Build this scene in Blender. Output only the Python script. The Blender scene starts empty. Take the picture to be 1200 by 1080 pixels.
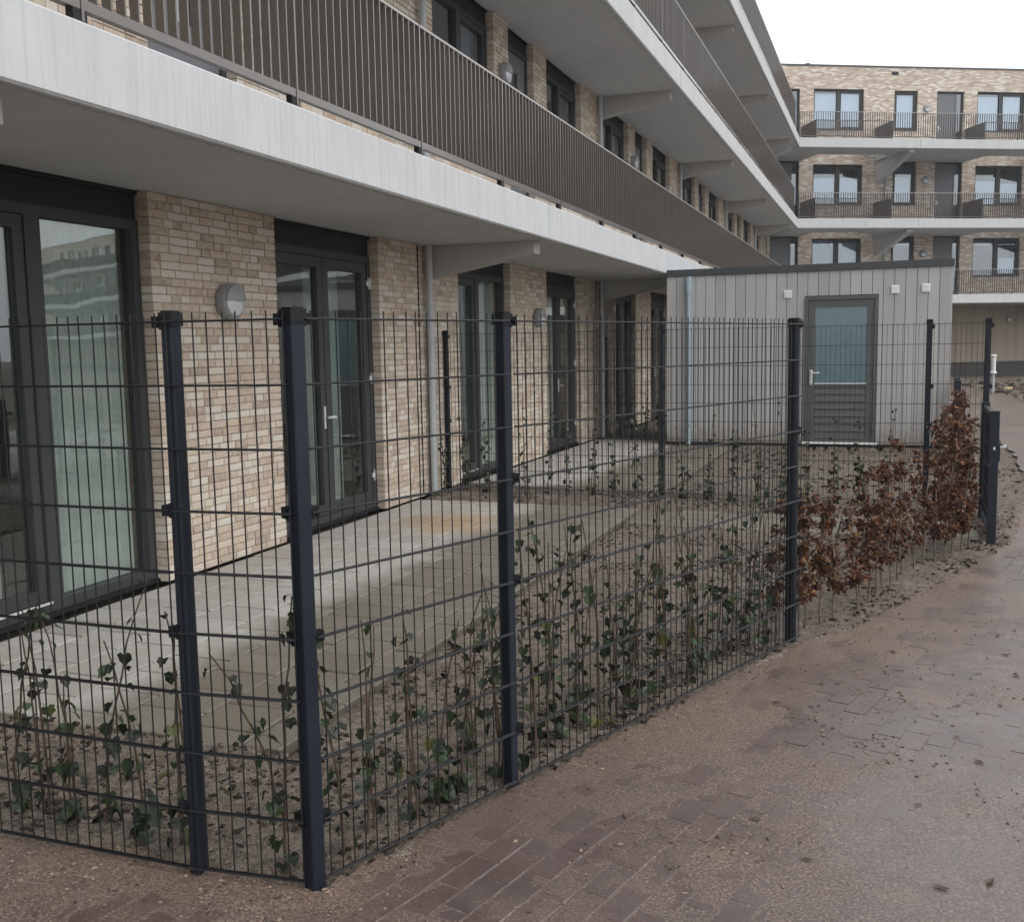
import bpy, math, random
import numpy as np
from mathutils import Matrix, Vector

# ------------------------------------------------------------------ camera, sky, sun, exposure
scene = bpy.context.scene
C = scene.collection
R = math.radians
PHI = R(90 - 20.31)          # direction of the long facade
PHW = R(90 - 81.89)          # direction of the far wing
CAM_H = 1.74

cam_data = bpy.data.cameras.new('camera')
cam = bpy.data.objects.new('camera', cam_data)
C.objects.link(cam)
cam_data.sensor_fit = 'HORIZONTAL'
cam_data.sensor_width = 36.0
cam_data.lens = 36.0
cam_data.clip_start = 0.05
cam_data.clip_end = 1000
_p, _r = R(6.41), R(0.99)
_fw = Vector((0, math.cos(_p), -math.sin(_p)))
_rt = Vector((1, 0, 0))
_dn = _fw.cross(_rt)
_r2 = math.cos(_r) * _rt + math.sin(_r) * _dn
_d2 = -math.sin(_r) * _rt + math.cos(_r) * _dn
_m = Matrix.Identity(4)
for i in range(3):
    _m[i][0] = _r2[i]
    _m[i][1] = -_d2[i]
    _m[i][2] = -_fw[i]
_m[2][3] = CAM_H
cam.matrix_world = _m
scene.camera = cam

world = bpy.data.worlds.new('World')
scene.world = world
world.use_nodes = True
wn = world.node_tree.nodes
wl = world.node_tree.links
wn.clear()
SUN_EL, SUN_AZ = 48, 130       # azimuth clockwise from +Y
sky = wn.new('ShaderNodeTexSky')
sky.sky_type = 'NISHITA'
sky.sun_disc = False
sky.sun_elevation = R(SUN_EL)
sky.sun_rotation = R(SUN_AZ)
sky.air_density = 1.0
sky.dust_density = 4.0
hsv = wn.new('ShaderNodeHueSaturation')
hsv.inputs['Saturation'].default_value = 0.16
mixw = wn.new('ShaderNodeMix')
mixw.data_type = 'RGBA'
mixw.inputs[0].default_value = 0.65
mixw.inputs[7].default_value = (7.6, 7.9, 8.2, 1)     # even cloud cover over the clear sky
bg = wn.new('ShaderNodeBackground')
bg.inputs['Strength'].default_value = 0.12
wo = wn.new('ShaderNodeOutputWorld')
wl.new(sky.outputs[0], hsv.inputs['Color'])
wl.new(hsv.outputs[0], mixw.inputs[6])
wl.new(mixw.outputs[2], bg.inputs['Color'])
wl.new(bg.outputs[0], wo.inputs['Surface'])

sun_data = bpy.data.lights.new('sun', 'SUN')
sun_data.energy = 0.5
sun_data.angle = R(40)
sun_data.color = (1.0, 0.97, 0.93)
sun = bpy.data.objects.new('sun', sun_data)
C.objects.link(sun)
_sd = Vector((math.sin(R(SUN_AZ)) * math.cos(R(SUN_EL)), math.cos(R(SUN_AZ)) * math.cos(R(SUN_EL)), math.sin(R(SUN_EL))))
sun.rotation_euler = _sd.to_track_quat('Z', 'Y').to_euler()

scene.view_settings.view_transform = 'Standard'
scene.view_settings.look = 'None'
scene.view_settings.exposure = 0.8
scene.view_settings.gamma = 1.0
scene.view_settings.use_curve_mapping = False

rng = random.Random(7)
nrng = np.random.default_rng(7)

# frames: building frame  x = s along the facade, y = m away from the path (behind), z up
US = (math.cos(PHI), math.sin(PHI))
UM = (-math.sin(PHI), math.cos(PHI))


def sm(s, m, z=0.0):
    return Vector((US[0] * s + UM[0] * m, US[1] * s + UM[1] * m, z))


CORNER = sm(43.2, 3.6)

# ------------------------------------------------------------------ materials
MATS = {}


class NT:
    def __init__(self, name):
        self.m = bpy.data.materials.new(name)
        self.m.use_nodes = True
        self.t = self.m.node_tree
        self.n = self.t.nodes
        self.n.clear()
        self.out = self.n.new('ShaderNodeOutputMaterial')
        MATS[name] = self.m

    def node(self, typ, **kw):
        x = self.n.new(typ)
        for k, v in kw.items():
            setattr(x, k, v)
        return x

    def link(self, a, b):
        self.t.links.new(a, b)

    def val(self, sock, v):
        if isinstance(v, bpy.types.NodeSocket):
            self.link(v, sock)
        else:
            sock.default_value = v

    def coord(self, kind='Object'):
        return self.node('ShaderNodeTexCoord').outputs[kind]

    def pos(self):
        return self.node('ShaderNodeNewGeometry').outputs['Position']

    def mapping(self, vec, scale=(1, 1, 1), rot=(0, 0, 0)):
        x = self.node('ShaderNodeMapping')
        self.link(vec, x.inputs['Vector'])
        x.inputs['Scale'].default_value = scale
        x.inputs['Rotation'].default_value = rot
        return x.outputs[0]

    def noise(self, vec, scale, detail=4, rough=0.55, out='Fac'):
        x = self.node('ShaderNodeTexNoise')
        self.link(vec, x.inputs['Vector'])
        x.inputs['Scale'].default_value = scale
        x.inputs['Detail'].default_value = detail
        x.inputs['Roughness'].default_value = rough
        return x.outputs[0] if out == 'Fac' else x.outputs[1]

    def ramp(self, fac, stops, interp='LINEAR'):
        x = self.node('ShaderNodeValToRGB')
        self.link(fac, x.inputs[0])
        cr = x.color_ramp
        cr.interpolation = interp
        while len(cr.elements) < len(stops):
            cr.elements.new(0.5)
        for e, (p, c) in zip(cr.elements, stops):
            e.position = p
            e.color = (c, c, c, 1) if isinstance(c, (int, float)) else (*c, 1)
        return x.outputs[0]

    def mix(self, fac, a, b, blend='MIX'):
        x = self.node('ShaderNodeMix', data_type='RGBA', blend_type=blend)
        self.val(x.inputs[0], fac)
        self.val(x.inputs[6], a if isinstance(a, bpy.types.NodeSocket) else (*a, 1))
        self.val(x.inputs[7], b if isinstance(b, bpy.types.NodeSocket) else (*b, 1))
        return x.outputs[2]

    def math(self, op, a, b=0.0, c=0.0):
        x = self.node('ShaderNodeMath', operation=op)
        self.val(x.inputs[0], a)
        self.val(x.inputs[1], b)
        self.val(x.inputs[2], c)
        return x.outputs[0]

    def dot(self, vec, d):
        x = self.node('ShaderNodeVectorMath', operation='DOT_PRODUCT')
        self.link(vec, x.inputs[0])
        x.inputs[1].default_value = d
        return x.outputs['Value']

    def rnd(self):
        """a random number per object plus a random number per face of joined pieces"""
        a = self.node('ShaderNodeAttribute', attribute_name='rnd').outputs['Fac']
        o = self.node('ShaderNodeObjectInfo').outputs['Random']
        return self.math('FRACT', self.math('ADD', a, o))

    def bump(self, h, strength=0.3, dist=0.01, normal=None):
        x = self.node('ShaderNodeBump')
        x.inputs['Strength'].default_value = strength
        x.inputs['Distance'].default_value = dist
        self.link(h, x.inputs['Height'])
        if normal is not None:
            self.link(normal, x.inputs['Normal'])
        return x.outputs[0]

    def bsdf(self, color, rough=0.6, normal=None, metal=0.0, spec=0.5, **kw):
        x = self.node('ShaderNodeBsdfPrincipled')
        self.val(x.inputs['Base Color'], color if isinstance(color, bpy.types.NodeSocket) else (*color, 1))
        self.val(x.inputs['Roughness'], rough)
        x.inputs['Metallic'].default_value = metal
        x.inputs['Specular IOR Level'].default_value = spec
        if normal is not None:
            self.link(normal, x.inputs['Normal'])
        for k, v in kw.items():
            x.inputs[k].default_value = v
        self.link(x.outputs[0], self.out.inputs[0])
        return x


def simple(name, color, rough=0.6, metal=0.0, var=0.12, scale=6.0, spec=0.5, bump=0.0, bscale=200):
    t = NT(name)
    p = t.pos()
    n = t.noise(p, scale, 5)
    c = t.mix(t.ramp(n, [(0.3, 0.0), (0.7, 1.0)]), tuple(x * (1 - var) for x in color), tuple(min(1, x * (1 + var)) for x in color))
    nm = None
    if bump:
        nm = t.bump(t.noise(p, bscale, 2), bump, 0.002)
    rr = t.ramp(n, [(0.3, max(0, rough - 0.07)), (0.7, min(1, rough + 0.07))])
    t.bsdf(c, rr, nm, metal, spec)
    return t.m


def make_brick(name, textured=False):
    t = NT(name)
    p = t.pos()
    stops = [(0.0, (0.47, 0.355, 0.26)), (0.12, (0.55, 0.455, 0.365)), (0.27, (0.41, 0.31, 0.235)), (0.38, (0.61, 0.54, 0.45)), (0.52, (0.51, 0.39, 0.305)),
             (0.63, (0.61, 0.55, 0.47)), (0.76, (0.45, 0.33, 0.245)), (0.86, (0.55, 0.44, 0.33)), (0.95, (0.34, 0.25, 0.185))]
    if not textured:
        base = t.ramp(t.rnd(), stops, 'CONSTANT')
        n1 = t.noise(p, 19, 6, 0.7)
        base = t.mix(t.ramp(n1, [(0.35, 0.0), (0.72, 0.65)]), base, (0.66, 0.61, 0.54))
        base = t.mix(0.5, base, t.ramp(t.noise(p, 90, 3), [(0.3, 0.72), (0.7, 1.05)]), 'MULTIPLY')
        nm = t.bump(t.noise(p, 160, 4), 0.5, 0.003)
        t.bsdf(base, 0.9, nm, spec=0.2)
    else:
        co = t.coord('Object')
        sep = t.node('ShaderNodeSeparateXYZ')
        t.link(co, sep.inputs[0])
        cb = t.node('ShaderNodeCombineXYZ')
        t.link(t.math('ADD', sep.outputs[0], sep.outputs[1]), cb.inputs[0])
        t.link(sep.outputs[2], cb.inputs[1])
        br = t.node('ShaderNodeTexBrick')
        t.link(cb.outputs[0], br.inputs['Vector'])
        br.inputs['Scale'].default_value = 1.0
        br.inputs['Brick Width'].default_value = 0.22
        br.inputs['Row Height'].default_value = 0.0625
        br.inputs['Mortar Size'].default_value = 0.006
        br.inputs['Bias'].default_value = 0.0
        br.inputs['Color1'].default_value = (0, 0, 0, 1)
        br.inputs['Color2'].default_value = (1, 1, 1, 1)
        br.inputs['Mortar'].default_value = (0.5, 0.5, 0.5, 1)
        base = t.ramp(br.outputs['Color'], [(0.0, (0.50, 0.40, 0.325)), (0.2, (0.58, 0.50, 0.43)), (0.4, (0.42, 0.33, 0.27)), (0.6, (0.70, 0.65, 0.58)), (0.8, (0.54, 0.435, 0.36))], 'CONSTANT')
        base = t.mix(br.outputs['Fac'], base, (0.43, 0.385, 0.34))
        big = t.noise(p, 2.5, 4)
        base = t.mix(0.5, base, t.ramp(big, [(0.3, 0.75), (0.7, 1.0)]), 'MULTIPLY')
        t.bsdf(base, 0.9, t.bump(br.outputs['Fac'], 0.4, -0.006), spec=0.2)
    return t.m


def make_concrete(name, color, streak=True):
    t = NT(name)
    p = t.pos()
    n = t.noise(p, 2.2, 6, 0.6)
    c = t.mix(t.ramp(n, [(0.3, 0.0), (0.75, 1.0)]), tuple(x * 0.93 for x in color), tuple(x * 1.04 for x in color))
    if streak:
        v = t.mapping(p, (9, 9, 0.35))
        sn = t.noise(v, 3.0, 5, 0.7)
        c = t.mix(t.ramp(sn, [(0.47, 0.0), (0.74, 0.5)]), c, tuple(x * 0.62 for x in color))
        v2 = t.mapping(p, (3, 3, 0.8))
        c = t.mix(t.ramp(t.noise(v2, 1.3, 3), [(0.5, 0.0), (0.75, 0.35)]), c, tuple(x * 0.8 for x in color))
    sp = t.noise(p, 60, 2)
    c = t.mix(t.ramp(sp, [(0.66, 0.0), (0.72, 0.35)]), c, tuple(x * 0.6 for x in color))
    nm = t.bump(t.noise(p, 110, 4), 0.18, 0.003)
    t.bsdf(c, 0.75, nm, spec=0.3)
    return t.m


def make_glass(name, tint=(0.80, 0.88, 0.84), refl=1.0):
    t = NT(name)
    fr = t.node('ShaderNodeFresnel')
    bf = t.node('ShaderNodeNewGeometry').outputs['Backfacing']      # the same reflectance on both faces of the sheet
    t.link(t.math('MULTIPLY_ADD', bf, 1 / 1.62 - 1.62, 1.62), fr.inputs['IOR'])
    gl = t.node('ShaderNodeBsdfGlossy')
    gl.inputs['Roughness'].default_value = 0.0008
    gl.inputs['Color'].default_value = (0.95, 0.97, 0.97, 1)
    nz = t.bump(t.noise(t.pos(), 0.9, 2), 0.06, 0.05)
    t.link(nz, gl.inputs['Normal'])
    tr = t.node('ShaderNodeBsdfTransparent')
    tr.inputs['Color'].default_value = (*tint, 1)
    mx = t.node('ShaderNodeMixShader')
    f2 = t.math('MULTIPLY_ADD', fr.outputs[0], 1.25 * refl, 0.03)
    f2 = t.math('MINIMUM', f2, 1.0)
    t.link(f2, mx.inputs[0])
    t.link(tr.outputs[0], mx.inputs[1])
    t.link(gl.outputs[0], mx.inputs[2])
    t.link(mx.outputs[0], t.out.inputs[0])
    return t.m


def make_curtain(name, color):
    t = NT(name)
    n = t.noise(t.mapping(t.pos(), (14, 14, 0.2)), 2.0, 3)
    c = t.mix(n, tuple(x * 0.8 for x in color), color)
    d = t.node('ShaderNodeBsdfDiffuse')
    t.link(c, d.inputs[0])
    tl = t.node('ShaderNodeBsdfTranslucent')
    t.link(c, tl.inputs[0])
    tr = t.node('ShaderNodeBsdfTransparent')
    a = t.node('ShaderNodeMixShader')
    a.inputs[0].default_value = 0.3
    t.link(d.outputs[0], a.inputs[1])
    t.link(tl.outputs[0], a.inputs[2])
    b = t.node('ShaderNodeMixShader')
    b.inputs[0].default_value = 0.14
    t.link(a.outputs[0], b.inputs[1])
    t.link(tr.outputs[0], b.inputs[2])
    t.link(b.outputs[0], t.out.inputs[0])
    return t.m


def make_tile():
    t = NT('concrete_paving')
    p = t.pos()
    base = t.ramp(t.rnd(), [(0.0, (0.31, 0.298, 0.28)), (0.35, (0.39, 0.38, 0.37)), (0.7, (0.345, 0.33, 0.305)), (1.0, (0.43, 0.42, 0.41))])
    n = t.noise(p, 7, 6, 0.65)
    base = t.mix(t.ramp(n, [(0.4, 0.0), (0.75, 0.7)]), base, (0.30, 0.26, 0.20))
    base = t.mix(t.ramp(t.noise(p, 150, 3), [(0.4, 0.0), (0.7, 0.35)]), base, (0.22, 0.19, 0.15))
    # rain-wet slabs outside the drip line of the gallery above, dry slabs under it
    md = t.dot(p, (UM[0], UM[1], 0))
    wob = t.math('MULTIPLY', t.math('SUBTRACT', t.noise(p, 1.6, 4), 0.5), 0.7)
    wet = t.ramp(t.math('ADD', md, wob), [(0.0, 0.0), (1.0, 1.0)])
    mr = t.node('ShaderNodeMapRange')
    t.link(t.math('ADD', md, wob), mr.inputs['Value'])
    mr.inputs['From Min'].default_value = 3.78
    mr.inputs['From Max'].default_value = 3.48
    w = mr.outputs[0]
    wetc = t.mix(1.0, base, (0.46, 0.43, 0.38), 'MULTIPLY')
    col = t.mix(w, base, wetc)
    # spilled ochre sand near the pipe
    sd = t.dot(p, (US[0], US[1], 0))
    ds = t.math('MULTIPLY', t.math('SUBTRACT', sd, 9.25), 1.0)
    dm = t.math('SUBTRACT', md, 4.1)
    rr = t.math('SQRT', t.math('ADD', t.math('MULTIPLY', ds, ds), t.math('MULTIPLY', dm, t.math('MULTIPLY', dm, 1.4))))
    rr = t.math('ADD', rr, t.math('MULTIPLY', t.math('SUBTRACT', t.noise(p, 3.5, 6, 0.7), 0.5), 1.5))
    st = t.ramp(rr, [(0.25, 0.75), (0.85, 0.0)])
    col = t.mix(st, col, (0.33, 0.225, 0.115))
    rough = t.math('MULTIPLY_ADD', w, -0.3, 0.85)
    t.bsdf(col, rough, t.bump(t.noise(p, 120, 4), 0.25, 0.003), spec=0.35)
    return t.m


def sand_colour(t, p):
    a = t.noise(p, 0.55, 6, 0.62)
    b = t.noise(p, 5.0, 6, 0.7)
    c = t.mix(t.ramp(a, [(0.3, 0.0), (0.7, 1.0)]), (0.090, 0.055, 0.048), (0.152, 0.103, 0.093))
    c = t.mix(t.ramp(b, [(0.35, 0.0), (0.65, 0.75)]), c, (0.070, 0.051, 0.045))
    och = t.noise(p, 1.3, 6, 0.72)
    c = t.mix(t.ramp(och, [(0.53, 0.0), (0.68, 0.75)]), c, (0.20, 0.132, 0.09))
    g = t.noise(p, 95, 4, 0.75)
    c = t.mix(t.ramp(g, [(0.46, 0.0), (0.62, 0.9)]), c, (0.30, 0.225, 0.175))
    g2 = t.noise(p, 120, 3, 0.7)
    c = t.mix(t.ramp(g2, [(0.52, 0.0), (0.64, 0.85)]), c, (0.040, 0.030, 0.026))
    # loose ochre sand heaped along the foot of the fence
    nx, ny = 0.6525, -0.7578
    dl_ = t.math('SUBTRACT', t.dot(p, (nx, ny, 0)), nx * -0.665 + ny * 3.16)
    ds_ = t.math('SUBTRACT', 2.70, t.dot(p, (US[0], US[1], 0)))
    dd = t.math('ADD', t.math('MAXIMUM', dl_, ds_), t.math('MULTIPLY', t.math('SUBTRACT', t.noise(p, 3.0, 6, 0.7), 0.5), 0.75))
    c = t.mix(t.ramp(dd, [(0.03, 0.62), (0.24, 0.0)]), c, t.mix(t.ramp(g, [(0.42, 0.0), (0.62, 1.0)]), (0.085, 0.057, 0.041), (0.27, 0.19, 0.137)))
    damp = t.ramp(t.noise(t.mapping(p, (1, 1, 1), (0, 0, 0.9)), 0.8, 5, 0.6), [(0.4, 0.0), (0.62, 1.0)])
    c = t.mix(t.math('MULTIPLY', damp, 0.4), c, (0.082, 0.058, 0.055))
    h = t.math('ADD', t.noise(p, 42, 5, 0.75), t.math('MULTIPLY', g, 0.8))
    return c, damp, h


def wet_film(t, b, damp, h):
    # rain film lying in the damp patches
    t.link(t.math('MULTIPLY_ADD', damp, 0.75, 0.12), b.inputs['Coat Weight'])
    b.inputs['Coat Roughness'].default_value = 0.24
    b.inputs['Coat IOR'].default_value = 1.4
    t.link(t.bump(h, 0.22, 0.004), b.inputs['Coat Normal'])


def make_path_sand():
    t = NT('path_sand')
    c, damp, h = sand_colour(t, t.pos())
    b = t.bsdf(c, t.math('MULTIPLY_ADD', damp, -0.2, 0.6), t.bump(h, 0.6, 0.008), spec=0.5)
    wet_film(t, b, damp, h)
    return t.m


def make_paver():
    t = NT('clay_paver')
    p = t.pos()
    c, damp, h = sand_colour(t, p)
    base = t.ramp(t.rnd(), [(0.0, (0.060, 0.036, 0.033)), (0.4, (0.078, 0.050, 0.045)), (0.7, (0.058, 0.041, 0.039)), (1.0, (0.092, 0.062, 0.055))])
    base = t.mix(t.ramp(t.noise(p, 60, 4), [(0.35, 0.0), (0.7, 0.4)]), base, (0.10, 0.075, 0.066))
    film = t.ramp(t.noise(p, 2.6, 7, 0.72), [(0.38, 0.12), (0.6, 0.95)])
    grit = t.ramp(t.noise(p, 100, 3, 0.7), [(0.45, 0.0), (0.6, 1.0)])
    f = t.math('MULTIPLY', film, t.math('MULTIPLY_ADD', grit, 0.4, 0.6))
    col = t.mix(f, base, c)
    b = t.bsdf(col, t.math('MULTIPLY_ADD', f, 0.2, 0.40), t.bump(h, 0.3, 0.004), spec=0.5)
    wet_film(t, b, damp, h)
    return t.m


def make_soil():
    t = NT('bed_soil')
    p = t.pos()
    a = t.noise(p, 2.2, 6, 0.65)
    b = t.noise(p, 16, 6, 0.7)
    c = t.mix(t.ramp(a, [(0.32, 0.0), (0.66, 1.0)]), (0.125, 0.10, 0.08), (0.215, 0.18, 0.148))
    c = t.mix(t.ramp(b, [(0.43, 0.0), (0.58, 0.9)]), c, (0.06, 0.046, 0.036))
    g = t.noise(p, 80, 4, 0.75)
    c = t.mix(t.ramp(g, [(0.48, 0.0), (0.6, 0.8)]), c, (0.065, 0.05, 0.04))
    c = t.mix(t.ramp(t.noise(p, 105, 3, 0.7), [(0.54, 0.0), (0.64, 0.7)]), c, (0.34, 0.29, 0.235))
    t.bsdf(c, 0.85, t.bump(t.math('ADD', b, t.noise(p, 60, 4)), 0.6, 0.012), spec=0.3)
    return t.m


def make_clod(name='soil_clod', stops=((0.0, (0.022, 0.017, 0.014)), (0.5, (0.042, 0.032, 0.025)), (0.82, (0.085, 0.066, 0.052)), (1.0, (0.22, 0.18, 0.14)))):
    t = NT(name)
    c = t.ramp(t.rnd(), list(stops))
    t.bsdf(c, 0.9, t.bump(t.noise(t.pos(), 160, 3), 0.5, 0.003), spec=0.2)
    return t.m


def make_leafmat(name, stops, rough=0.38, spec=0.5):
    t = NT(name)
    c = t.ramp(t.rnd(), stops)
    n = t.noise(t.pos(), 55, 4)
    c = t.mix(t.ramp(n, [(0.35, 0.0), (0.7, 0.35)]), c, tuple(x * 1.8 for x in stops[0][1]))
    x = t.node('ShaderNodeBsdfPrincipled')
    t.link(c, x.inputs['Base Color'])
    x.inputs['Roughness'].default_value = rough
    x.inputs['Specular IOR Level'].default_value = spec
    tl = t.node('ShaderNodeBsdfTranslucent')
    t.link(c, tl.inputs[0])
    m = t.node('ShaderNodeMixShader')
    m.inputs[0].default_value = 0.2
    t.link(x.outputs[0], m.inputs[1])
    t.link(tl.outputs[0], m.inputs[2])
    t.link(m.outputs[0], t.out.inputs[0])
    return t.m


def make_board(name, color, splash=False):
    t = NT(name)
    p = t.pos()
    r = t.rnd()
    k = t.ramp(r, [(0.0, 0.86), (1.0, 1.06)])
    c = t.mix(1.0, color, k, 'MULTIPLY')
    g = t.noise(t.mapping(p, (60, 60, 1.2)), 2.0, 5, 0.7)
    c = t.mix(t.ramp(g, [(0.45, 0.0), (0.75, 0.3)]), c, tuple(x * 0.72 for x in color))
    if splash:      # dried mud splashed up from the soil
        z = t.node('ShaderNodeSeparateXYZ')
        t.link(p, z.inputs[0])
        hgt = t.math('ADD', z.outputs[2], t.math('MULTIPLY', t.math('SUBTRACT', t.noise(p, 9, 6, 0.75), 0.5), 0.9))
        c = t.mix(t.ramp(hgt, [(0.05, 0.65), (0.4, 0.0)]), c, (0.20, 0.165, 0.13))
        sm_ = t.noise(t.mapping(p, (2, 2, 0.5)), 1.2, 5, 0.65)
        c = t.mix(t.ramp(sm_, [(0.5, 0.0), (0.8, 0.35)]), c, tuple(x * 0.7 for x in color))
    t.bsdf(c, 0.7, t.bump(g, 0.15, 0.002), spec=0.3)
    return t.m


make_brick('brick')
make_brick('brick_courses', True)
simple('mortar', (0.36, 0.315, 0.26), 0.95, var=0.2, scale=20)
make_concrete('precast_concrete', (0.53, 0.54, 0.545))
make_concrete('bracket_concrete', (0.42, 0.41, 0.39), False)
make_concrete('soffit_concrete', (0.285, 0.27, 0.25), False)
simple('anthracite_frame', (0.043, 0.044, 0.046), 0.5, var=0.12, scale=3, spec=0.3)
simple('dark_panel', (0.015, 0.016, 0.018), 0.55, var=0.1, spec=0.25)
simple('rail_bronze', (0.105, 0.088, 0.077), 0.45, metal=0.1, var=0.1, scale=4).node_tree.nodes['Principled BSDF'].inputs['Coat Weight'].default_value = 1.0
MATS['rail_bronze'].node_tree.nodes['Principled BSDF'].inputs['Coat Roughness'].default_value = 0.18
simple('rail_dark', (0.075, 0.062, 0.055), 0.45, var=0.1)
simple('rail_top', (0.36, 0.345, 0.33), 0.4, metal=0.3, var=0.08)
simple('fence_steel', (0.010, 0.0145, 0.022), 0.45, var=0.2, scale=5, bump=0.05, spec=0.3)
simple('wire_steel', (0.010, 0.011, 0.013), 0.38, var=0.25, scale=8, spec=0.4)
simple('black_plastic', (0.008, 0.009, 0.011), 0.5, var=0.2, spec=0.25)
simple('pipe_grey', (0.37, 0.385, 0.40), 0.42, var=0.07, scale=3)
simple('pipe_shed', (0.27, 0.34, 0.38), 0.42, var=0.07, scale=3)
simple('steel_bright', (0.66, 0.66, 0.65), 0.35, metal=0.25, var=0.05)
simple('white_plastic', (0.78, 0.78, 0.76), 0.4, var=0.04)
simple('lamp_grey', (0.25, 0.26, 0.27), 0.45, var=0.06)
simple('lamp_diffuser', (0.58, 0.60, 0.62), 0.25, var=0.04)
simple('interior_paint', (0.34, 0.33, 0.31), 0.9, var=0.05)
simple('interior_floor', (0.16, 0.13, 0.10), 0.6, var=0.15)
simple('shed_door', (0.082, 0.083, 0.082), 0.5, var=0.06)
simple('frosted_pane', (0.125, 0.185, 0.205), 0.12, var=0.06)
simple('roof_edge', (0.045, 0.048, 0.052), 0.5, var=0.1)
simple('door_paint', (0.12, 0.125, 0.135), 0.45, var=0.06)
simple('plinth_stone', (0.06, 0.052, 0.048), 0.8, var=0.2)
simple('ivy_stem', (0.075, 0.05, 0.034), 0.8, var=0.35, scale=30)
simple('beech_bark', (0.13, 0.105, 0.085), 0.8, var=0.3, scale=30)
simple('dead_leaf', (0.075, 0.045, 0.032), 0.6, var=0.4, scale=40)
simple('pale_wood', (0.50, 0.38, 0.24), 0.7, var=0.2)
simple('dark_wood', (0.10, 0.07, 0.05), 0.8, var=0.2)
simple('roof_bitumen', (0.08, 0.08, 0.08), 0.9)
simple('screen_panel', (0.10, 0.097, 0.095), 0.5, metal=0.2, var=0.06)
make_glass('glass_pane', (0.87, 0.91, 0.89))
make_glass('glass_upper', (0.78, 0.84, 0.90), 1.3)
make_curtain('sheer_curtain', (0.86, 0.90, 0.87))
make_curtain('net_curtain', (0.78, 0.82, 0.84))
make_tile()
t = NT('joint_filling')
p = t.pos()
_md = t.math('ADD', t.dot(p, (UM[0], UM[1], 0)), t.math('MULTIPLY', t.math('SUBTRACT', t.noise(p, 1.6, 4), 0.5), 0.7))
_mr = t.node('ShaderNodeMapRange')
t.link(_md, _mr.inputs['Value'])
_mr.inputs['From Min'].default_value = 3.78
_mr.inputs['From Max'].default_value = 3.48
t.bsdf(t.mix(_mr.outputs[0], (0.028, 0.023, 0.02), (0.42, 0.37, 0.30)), 0.9, spec=0.2)
make_path_sand()
make_paver()
make_soil()
make_clod()
make_clod('sand_lump', [(0.0, (0.05, 0.037, 0.03)), (0.35, (0.12, 0.09, 0.07)), (0.7, (0.19, 0.14, 0.108)), (1.0, (0.30, 0.225, 0.17))])
make_leafmat('ivy_leaf', [(0.0, (0.010, 0.015, 0.007)), (0.45, (0.015, 0.027, 0.011)), (0.75, (0.028, 0.050, 0.019)), (0.92, (0.055, 0.092, 0.036)), (1.0, (0.15, 0.15, 0.04))])
make_leafmat('beech_leaf', [(0.0, (0.035, 0.018, 0.014)), (0.35, (0.075, 0.033, 0.023)), (0.7, (0.145, 0.062, 0.034)), (0.9, (0.22, 0.105, 0.05)), (1.0, (0.30, 0.17, 0.08))], 0.55, 0.3)
make_board('shed_cladding', (0.425, 0.412, 0.405), True)
make_board('wing_cladding', (0.37, 0.315, 0.25))


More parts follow.
